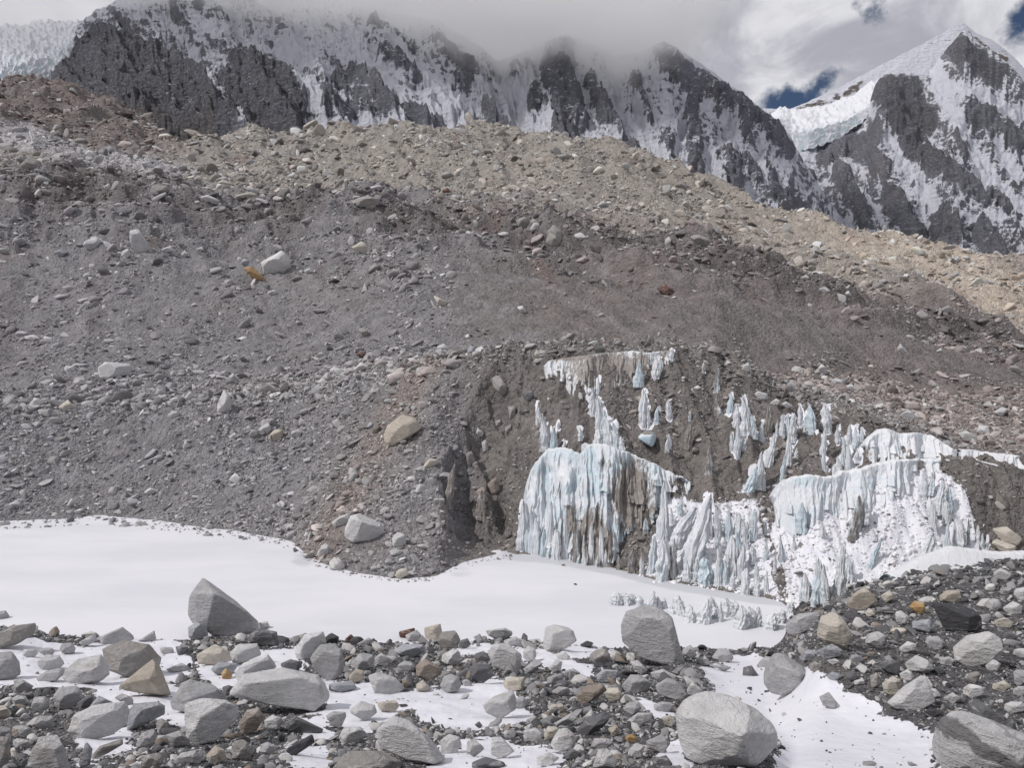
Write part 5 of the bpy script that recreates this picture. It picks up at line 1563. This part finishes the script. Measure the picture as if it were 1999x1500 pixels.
def ice_wall(label, region, tops, bots, flute=12.0, period=26.0, steep=.4, dirt=None, blue=.3, seed=0, rag=6.0, thick=2.2, category='ice wall', mid=0.0, fins=0, finw=(7, 18)):
    """a fluted wall of ice between a rim and a foot, closed at the back inside the slope"""
    T_, B_ = np.array(reg(region, tops)), np.array(reg(region, bots))
    L = np.concatenate([[0], np.cumsum(np.hypot(*(np.diff((T_ + B_) / 2, axis=0)).T))])
    ns = int(L[-1] / 1.1) + 2
    s = np.linspace(0, L[-1], ns)
    tu, tv = np.interp(s, L, T_[:, 0]), np.interp(s, L, T_[:, 1])
    bu, bv = np.interp(s, L, B_[:, 0]), np.interp(s, L, B_[:, 1])
    tv = gsmooth(tv, 2) + rag * fbm(s / 14, s * 0 + seed, 4, .6)
    bv = gsmooth(bv, 2)
    key = np.linspace(0, ns - 1, max(6, int(ns / 14))).astype(int)
    bD = gsmooth(np.interp(np.arange(ns), key, [hit(bu[k], bv[k], 30) for k in key]), 4)
    tD0 = np.interp(np.arange(ns), key, [hit(tu[k], tv[k] + 2, 30) for k in key])
    tD0 = gsmooth(np.minimum(tD0, bD + 26), 4)
    tD = bD + (tD0 - bD) * (1 - steep)
    nt_ = int(np.max(np.abs(bv - tv)) / 1.6) + 8
    t = np.linspace(-.10, 1, nt_)[:, None]
    U = bu + (tu - bu) * t
    V = bv + (tv - bv) * t
    D = bD + (tD - bD) * np.maximum(t, 0) - mid * np.sin(np.pi * np.clip(t, 0, 1)) * .6
    wob = 9 * fbm(U / 60, V / 60, 3, seed=seed + .2)
    f1 = ridged((U + wob) / period, V / (period * 10), 4, .55, seed=seed)
    f2 = ridged((U + wob) / (period * .36), V / (period * 7.0), 3, .5, seed=seed + 1)
    f3 = fbm(U / 42, V / 60, 3, seed=seed + 2)
    f4 = fbm(U / 6, V / 8, 4, .6, seed=seed + 3)
    env = (.25 + .75 * sstep(1 - t, 0, .22)) * np.minimum(1, np.minimum(s, L[-1] - s) / 10)[None, :]
    f5 = ridged((U + 2 * wob) / (period * 2.6), V / (period * 9), 3, .5, seed=seed + 7)
    f6 = fbm(U / 13, V / 50, 4, .55, seed=seed + 9)
    fl = env * (flute * (f1 - .5) * 1.7 + flute * .85 * (f2 - .5) + flute * .6 * f3 + flute * 1.3 * (f5 - .5) + flute * .35 * f6) + 1.4 * f4
    if fins:
        rf = np.random.default_rng(900 + seed)
        leaf = np.zeros(U.shape)
        for _ in range(fins):
            jx = rf.integers(2, ns - 2)
            tv_, bv_ = tv[jx], bv[jx]
            L_ = (bv_ - tv_) * rf.uniform(.25, .75)
            y0 = tv_ + (bv_ - tv_ - L_ * .6) * rf.random() ** .8
            w0 = rf.uniform(*finw)
            x0 = U[int(.5 * nt_), jx]
            ss = (V - y0) / L_
            ww = .5 * w0 * np.clip(ss * 2.2, 0, 1) ** .7 + 1e-3
            xx = np.abs(U - x0 - rf.uniform(-.12, .12) * (V - y0)) / ww
            b_ = np.clip(1 - xx ** 1.6, 0, 1) * (.35 + .65 * np.clip(ss, 0, 1)) * ((ss > 0) & (ss < 1.02)) * w0 * rf.uniform(.6, 1.1)
            leaf = np.maximum(leaf, b_)
        fl = fl * .75 + env * leaf
    sc = D / F
    D = D - fl * sc
    ends = np.minimum(1, np.minimum(s, L[-1] - s) / 8)[None, :]
    D = D + (1 - ends) * 1.6
    dz, dx = slope_of(V), (U - CX) / F
    Y = D
    # keep each point on its own ray direction only at the base depth: real metres from there on
    Yb = D + fl * sc
    X = dx * Yb
    Z = H + dz * Yb
    # rim and back
    capn = 6
    q = np.linspace(0, 1, capn + 1)[1:, None]
    Yc = Y[-1] + q * thick
    Zc = Z[-1] + .15 * np.sin(q * np.pi) - .55 * thick * q ** 2
    Xc = np.repeat(X[-1][None, :], capn, 0)
    Xd, Yd, Zd = Xc[-1:], Yc[-1:] + .1, Z[:1] - .6
    X, Y, Z = np.concatenate([X, Xc, Xd]), np.concatenate([Y, Yc, Yd]), np.concatenate([Z, Zc, np.minimum(Zd, Zc[-1:] - .3)])
    U2 = np.concatenate([U, np.repeat(U[-1:], capn + 1, 0)])
    V2 = np.concatenate([V, np.repeat(V[-1:], capn + 1, 0)])
    t2 = np.concatenate([np.clip(t, 0, 1) + 0 * U, np.ones((capn + 1, ns))])
    dv = np.zeros(U2.shape)
    for (x0, y0, rx, ry, k) in (dirt or []):
        (a, b), = reg(region, [(x0, y0)])
        k1 = 1 / 3.0 if region == 'P' else (1 / 2.885 if region == 'Q' else 1)
        dv = np.maximum(dv, k * np.exp(-(((U2 - a) / (rx * k1)) ** 2 + ((V2 - b) / (ry * k1)) ** 2)))
    bl = blue + .5 * fbm(U2 / 30, V2 / 40, 3, seed=seed + 5)
    me = mesh_np('ice_wall', np.stack([X.ravel(), Y.ravel(), Z.ravel()], 1), grid_faces(*X.shape), M_ICE, True, {'dirt': dv, 'blue': bl})
    return link(category.replace(' ', '_'), me, label=label, category=category)


ice_wall('bulky white and blue fluted ice wall rising from the pond beside the dark nose', 'P',
    [(150, 985), (205, 830), (245, 775), (300, 722), (400, 705), (490, 748), (545, 688), (640, 690), (740, 730), (790, 742), (900, 790), (1000, 840), (1160, 915)],
    [(112, 1140), (135, 1215), (165, 1290), (200, 1315), (290, 1330), (400, 1352), (520, 1380), (600, 1392), (690, 1402), (770, 1150), (890, 1130), (970, 1010), (1150, 975)],
    flute=17, period=29, fins=190, finw=(9, 24), steep=.45, dirt=[(790, 980, 125, 210, 1.1), (560, 1230, 100, 200, .95), (430, 1130, 50, 120, .75), (650, 1250, 60, 150, .75), (640, 800, 60, 60, .55), (900, 1050, 60, 90, .6)], blue=.46, seed=1)
ice_wall('grey-brown stained ice wall with white streaks under the crest of the mound', 'P',
    [(262, 240), (300, 200), (400, 178), (500, 166), (640, 152), (800, 138), (900, 150), (1035, 132)],
    [(270, 300), (330, 290), (400, 325), (460, 385), (510, 372), (610, 330), (700, 310), (780, 300), (900, 250), (1035, 195)][:0] or [(270, 322), (330, 320), (400, 350), (470, 400), (600, 352), (760, 325), (900, 272), (1035, 214)],
    flute=6, period=18, fins=40, finw=(5, 13), steep=.5, dirt=[(660, 250, 300, 140, .85), (700, 230, 110, 120, .95), (420, 170, 200, 28, 1.1), (840, 210, 70, 80, .9), (980, 150, 50, 40, .7), (560, 330, 30, 40, .8)], blue=.1, seed=2, rag=3)
ice_wall('smooth pale blue curved ice wall above the white snow slope', 'Q',
    [(318, 720), (340, 650), (375, 600), (440, 560), (560, 550), (640, 562), (700, 548), (720, 528), (800, 520), (900, 490), (1000, 468), (1100, 460), (1200, 460), (1285, 468)],
    [(330, 810), (345, 830), (400, 860), (470, 870), (560, 850), (640, 810), (690, 770), (740, 800), (800, 770), (880, 740), (960, 700), (1070, 640), (1180, 580), (1290, 530)],
    flute=8, period=36, fins=34, finw=(8, 18), steep=.55, dirt=[(720, 690, 14, 70, .5), (1250, 520, 50, 50, .4)], blue=.34, seed=3, rag=6, category='ice wall')
ice_wall('white scalloped ice wall on the upper tier beneath the grey rubble bench', 'Q',
    [(842, 420), (870, 340), (930, 290), (980, 284), (1050, 315), (1150, 308), (1230, 325), (1300, 370), (1362, 405)],
    [(845, 480), (870, 480), (930, 470), (980, 466), (1050, 462), (1150, 460), (1230, 456), (1300, 452), (1362, 456)],
    flute=6, period=22, fins=50, finw=(5, 14), steep=.6, dirt=[(860, 430, 30, 60, .5)], blue=.35, seed=4, rag=3)
ice_wall('low white ice ledge running along the foot of the rubble bench', 'Q',
    [(1366, 404), (1450, 404), (1550, 420), (1650, 430), (1800, 446), (1900, 450)], [(1366, 450), (1450, 450), (1550, 478), (1650, 502), (1800, 510), (1900, 520)],
    flute=6, period=26, steep=.6, blue=.1, seed=5, rag=3, category='ice ledge')
ice_wall('bluish ice ledge curving along the top of the dark gravel bank', 'Q',
    [(990, 1130), (1100, 1082), (1200, 1020), (1300, 985), (1370, 955), (1430, 965), (1550, 982), (1650, 990), (1800, 985), (1900, 985)], [(1000, 1185), (1100, 1165), (1200, 1120), (1300, 1095), (1390, 1070), (1450, 1065), (1550, 1075), (1650, 1090), (1800, 1090), (1900, 1090)],
    flute=5, period=30, steep=.5, blue=.5, seed=6, rag=3, category='ice ledge')


def ice_pinnacle(u, vt, vb, wd, lean, dirt, blue, seed, D=None):
    """one melted fin of ice: fluted, tapering, ragged towards its tip"""
    r = np.random.default_rng(seed)
    Dg = D or hit(u, vb, 30)
    Dg -= .2 * wd * Dg / F
    nr_, na = 40, 56
    t = np.linspace(0, 1, nr_)[:, None]
    an = np.linspace(0, 2 * np.pi, na, endpoint=False)[None, :]
    ph = r.uniform(0, 50)
    # two edges that close on the tip at their own pace: knife blades, broken slabs, spikes
    aL, aR = r.choice([1.2, 1.8, 3.0, 6.0]), r.choice([1.2, 1.8, 3.0, 6.0])
    tip = r.uniform(-.28, .28)
    top = r.uniform(.03, .26)                      # width left at the broken tip
    eL = -.5 + (tip - top / 2 + .5) * t ** aL
    eR = .5 + (tip + top / 2 - .5) * t ** aR
    mid_, half = (eL + eR) / 2, np.maximum((eR - eL) / 2, .02)
    half = half * (1 + .30 * fbm(t * 4 + ph, t * 0 + ph, 4, .6))
    half = half * np.where(t > .97, .35, 1.0)
    fl = 1 + .55 * (ridged(an / 6.283 * 9 + ph + .35 * np.sin(an + ph), t * 1.4 + ph + 0 * an, 3, seed=seed % 97) - .55) + .30 * (ridged(an / 6.283 * 23 + ph, t * 2.2 + ph + 0 * an, 2, seed=5) - .5) + .10 * fbm(np.cos(an) * 2.2 + ph, t * 3 + np.sin(an) * 2.2, 4, .6)
    rx = wd * half * fl
    ry = rx * r.uniform(.55, 1.0)
    tw = r.uniform(-.5, .5)
    hp = (vb - vt)
    jag = fbm(np.cos(an) * 1.8 + ph, np.sin(an) * 1.8 - ph, 4, .6)
    up = (t * 1.12 - .12) * hp + .24 * hp * jag * t ** 2 * (1 if hp > 1.6 * wd else .7)
    cx_ = lean * t ** 1.15 + wd * mid_ + .14 * wd * fbm(t * 3 + ph, t * 0 + ph, 3)
    k = Dg / F
    X = (u - CX) * k + (cx_ + rx * np.cos(an) + tw * ry * np.sin(an)) * k
    Y = Dg + ry * np.sin(an) * k + .10 * hp * k * t
    Z = H + slope_of(vb) * Dg + up * k
    vs = np.stack([X.ravel(), Y.ravel(), Z.ravel()], 1)
    i = np.arange(nr_ * na).reshape(nr_, na)
    j = np.roll(i, -1, 1)
    fc = np.stack([i[:-1].ravel(), j[:-1].ravel(), j[1:].ravel(), i[1:].ravel()], 1)
    dv = dirt + 0 * X
    me = mesh_np('ice_pinnacle', vs, [fc, i[-1][None, :]], M_ICE, True, {'dirt': dv, 'blue': blue + 0 * X})
    return me


ORD = ['first', 'second', 'third', 'fourth', 'fifth', 'sixth', 'seventh', 'eighth', 'ninth', 'tenth', 'eleventh', 'twelfth', 'thirteenth', 'fourteenth', 'fifteenth', 'sixteenth', 'seventeenth', 'eighteenth', 'nineteenth', 'twentieth', 'twenty-first', 'twenty-second']
n_ice = 0
for where, rg, lst in CLUSTERS:
    k1 = {'P': 1 / 3.0, 'Q': 1 / 2.885, 'W': 1.0}[rg]
    order = sorted(range(len(lst)), key=lambda i: lst[i][0] + .5 * lst[i][4])
    for i, (x, yt, yb, wd, lean, dirt) in enumerate(lst):
        (u, vt), (_, vb) = reg(rg, [(x, yt), (x, yb)])
        wd, lean = wd * k1 * (1.35 if rg == 'W' else 1.0), lean * k1
        n_ice += 1
        tall = (vb - vt) / max(wd, 1)
        look = ('dirt-streaked' if dirt > .3 else ('bluish' if (n_ice % 3 == 0) else 'white')) + ' ' + ('leaning' if abs(lean) > .35 * wd else ('slender' if tall > 3.2 else 'stout'))
        me = ice_pinnacle(u, vt, vb, wd, lean, dirt, (.15 + .35 * (n_ice % 3 == 0) + .1 * (n_ice % 2)) * (.3 if rg == 'W' else 1), 3000 + n_ice)
        link('ice_pinnacle', me, label=f"{look} ice pinnacle, {ORD[order.index(i)]} from left {where}", category='ice pinnacle', group='ice pinnacles on the melting cliff')
# the blue block of clear ice in the slope
bv, bf = random_rock(77, 4, (.95, .7, .85), 8, 12.0, .04)
Db = hit(1264, 875, 30)
me = mesh_np('ice_block', bv * (19 * Db / F), bf, M_ICE, True, {'dirt': np.where(bv[:, 2] > .45, .6, -.4), 'blue': np.full(len(bv), 1.3)})
o = link('ice_block', me, label='rounded block of blue ice stuck in the brown slope', category='ice block')
o.location = P(1264, 857, Db)

# crumbs of snow and ice lying over the slope (uncountable)
CRUMB = bpy.data.collections.new('crumb_shapes')
mc, tc = new_mat('snow_crumbs')
finish(tc, tc.mix(1.0, (1, 1, 1), tc.n('ShaderNodeAttribute', attribute_name='tint', attribute_type='INSTANCER').outputs['Color'], 'MULTIPLY'), .6)
for k in range(5):
    v, f = random_rock(800 + k, 2, (1, .8, .7), planes=9, sharp=14.0, rough=.1)
    CRUMB.objects.link(bpy.data.objects.new('crumb_shape', mesh_np('crumb_shape', v * .5, f, mc, False)))


def crumbs():
    n = 90000
    r, x, D, z = sample_ground(n, 46.6, 80, 1240, 1960, 91)
    PU, PV = project(x, D, z)
    sn = field('far', 'snow', x, D)
    ok = (r.random(n) < np.where(sn > .5, .26, np.where(sn > .2, .13, 0.0))) & (PV > np.interp(PU, [1240, 1500, 1560, 1700, 1850], [980, 975, 960, 935, 900]))
    foot = sstep(26 - np.abs(PV - np.interp(PU, U_COL, far_v) + 12), 0, 20) * (PU > 1250) * (PU < 1560)
    ok |= r.random(n) < foot * .1
    x, D, z = x[ok], D[ok], z[ok]
    n = len(x)
    s = pow_size(r, n, 2.5, 17, 1.8) * D / F
    rot = r.uniform(-3, 3, (n, 3))
    rot[:, :2] *= .3
    t = np.where((r.random(n) < .94)[:, None], r.uniform(.66, .76, (n, 1)) * np.array((1, 1, 1.03)), r.uniform(.10, .3, (n, 1)) * np.array((1, .93, .86)))
    scatter('snow_crumbs', np.stack([x, D, z], 1), s[:, None] * np.stack([np.ones(n), r.uniform(.6, 1, n), r.uniform(.6, 1.3, n)], 1), rot, t, CRUMB, kind='stuff')


crumbs()
# ------------------------------------------------------------------ cloud sitting on the mountain tops
def cloud():
    m, t = new_mat('cloud_vapour')
    pos = t.n('ShaderNodeNewGeometry').outputs['Position']
    sp = t.n('ShaderNodeSeparateXYZ', {0: pos})
    YR = 2050.0
    x0, x1 = -2100.0, 900.0
    edge = [(-500, 40), (0, 34), (90, 34), (170, 25), (250, -20), (330, 36), (420, 15), (500, 54), (560, 84), (640, 66), (700, 50), (760, 62), (850, 92), (950, 132), (1000, 146), (1060, 138), (1110, 134), (1160, 154), (1205, 164), (1250, 150), (1290, 130), (1330, 126), (1370, 112), (1420, 112), (1600, 60)]
    ramp = t.n('ShaderNodeValToRGB', {0: t.math('DIVIDE', t.math('SUBTRACT', sp.outputs[0], x0), x1 - x0)})
    el = ramp.color_ramp.elements
    zs = [(float((u - CX) / F * YR), float(zat(v, YR))) for u, v in edge]
    zlo, zhi = 700.0, 1050.0
    for i, (x, z) in enumerate(zs):
        p, g = (x - x0) / (x1 - x0), (z - zlo) / (zhi - zlo)
        if i < 2:
            e = el[i]
            e.position = p
        else:
            e = el.new(min(max(p, 0), 1))
        e.color = (g, g, g, 1)
    zb = t.math('MULTIPLY_ADD', ramp.outputs[0], zhi - zlo, zlo)
    nz = t.noise(t.scaled(pos, (1, .8, 1.5)), .0050, 6, .6, .4)
    h = t.math('ADD', t.math('SUBTRACT', sp.outputs[2], zb), t.math('MULTIPLY', t.math('SUBTRACT', nz, .5), 330.0))
    d = t.step(h, -105.0, 15.0)
    # thins out where the mountain stands clear at its right end, and towards the viewer
    d = t.math('MULTIPLY', d, t.step(sp.outputs[0], 640.0, 380.0))
    d = t.math('MULTIPLY', d, t.step(sp.outputs[1], 1420.0, 1650.0))
    d = t.math('MULTIPLY', t.math('MULTIPLY', d, d), .0050)
    vol = t.n('ShaderNodeVolumePrincipled', {'Color': (1.0, 1.0, 1.0, 1), 'Density': d, 'Anisotropy': -0.2})
    t.n('ShaderNodeOutputMaterial', {'Volume': vol.outputs[0]})
    m.cycles.volume_step_rate = 1.0 if hasattr(m.cycles, 'volume_step_rate') else 1.0
    xs, ys, zz = (-2100, 700), (1420, 2500), (540, 1060)
    v = np.array([(x, y, z) for z in zz for y in ys for x in xs], float)
    f = np.array([(0, 2, 3, 1), (4, 5, 7, 6), (0, 1, 5, 4), (2, 6, 7, 3), (0, 4, 6, 2), (1, 3, 7, 5)])
    link('cloud', mesh_np('cloud', v, f, m, False), kind='stuff')


cloud()
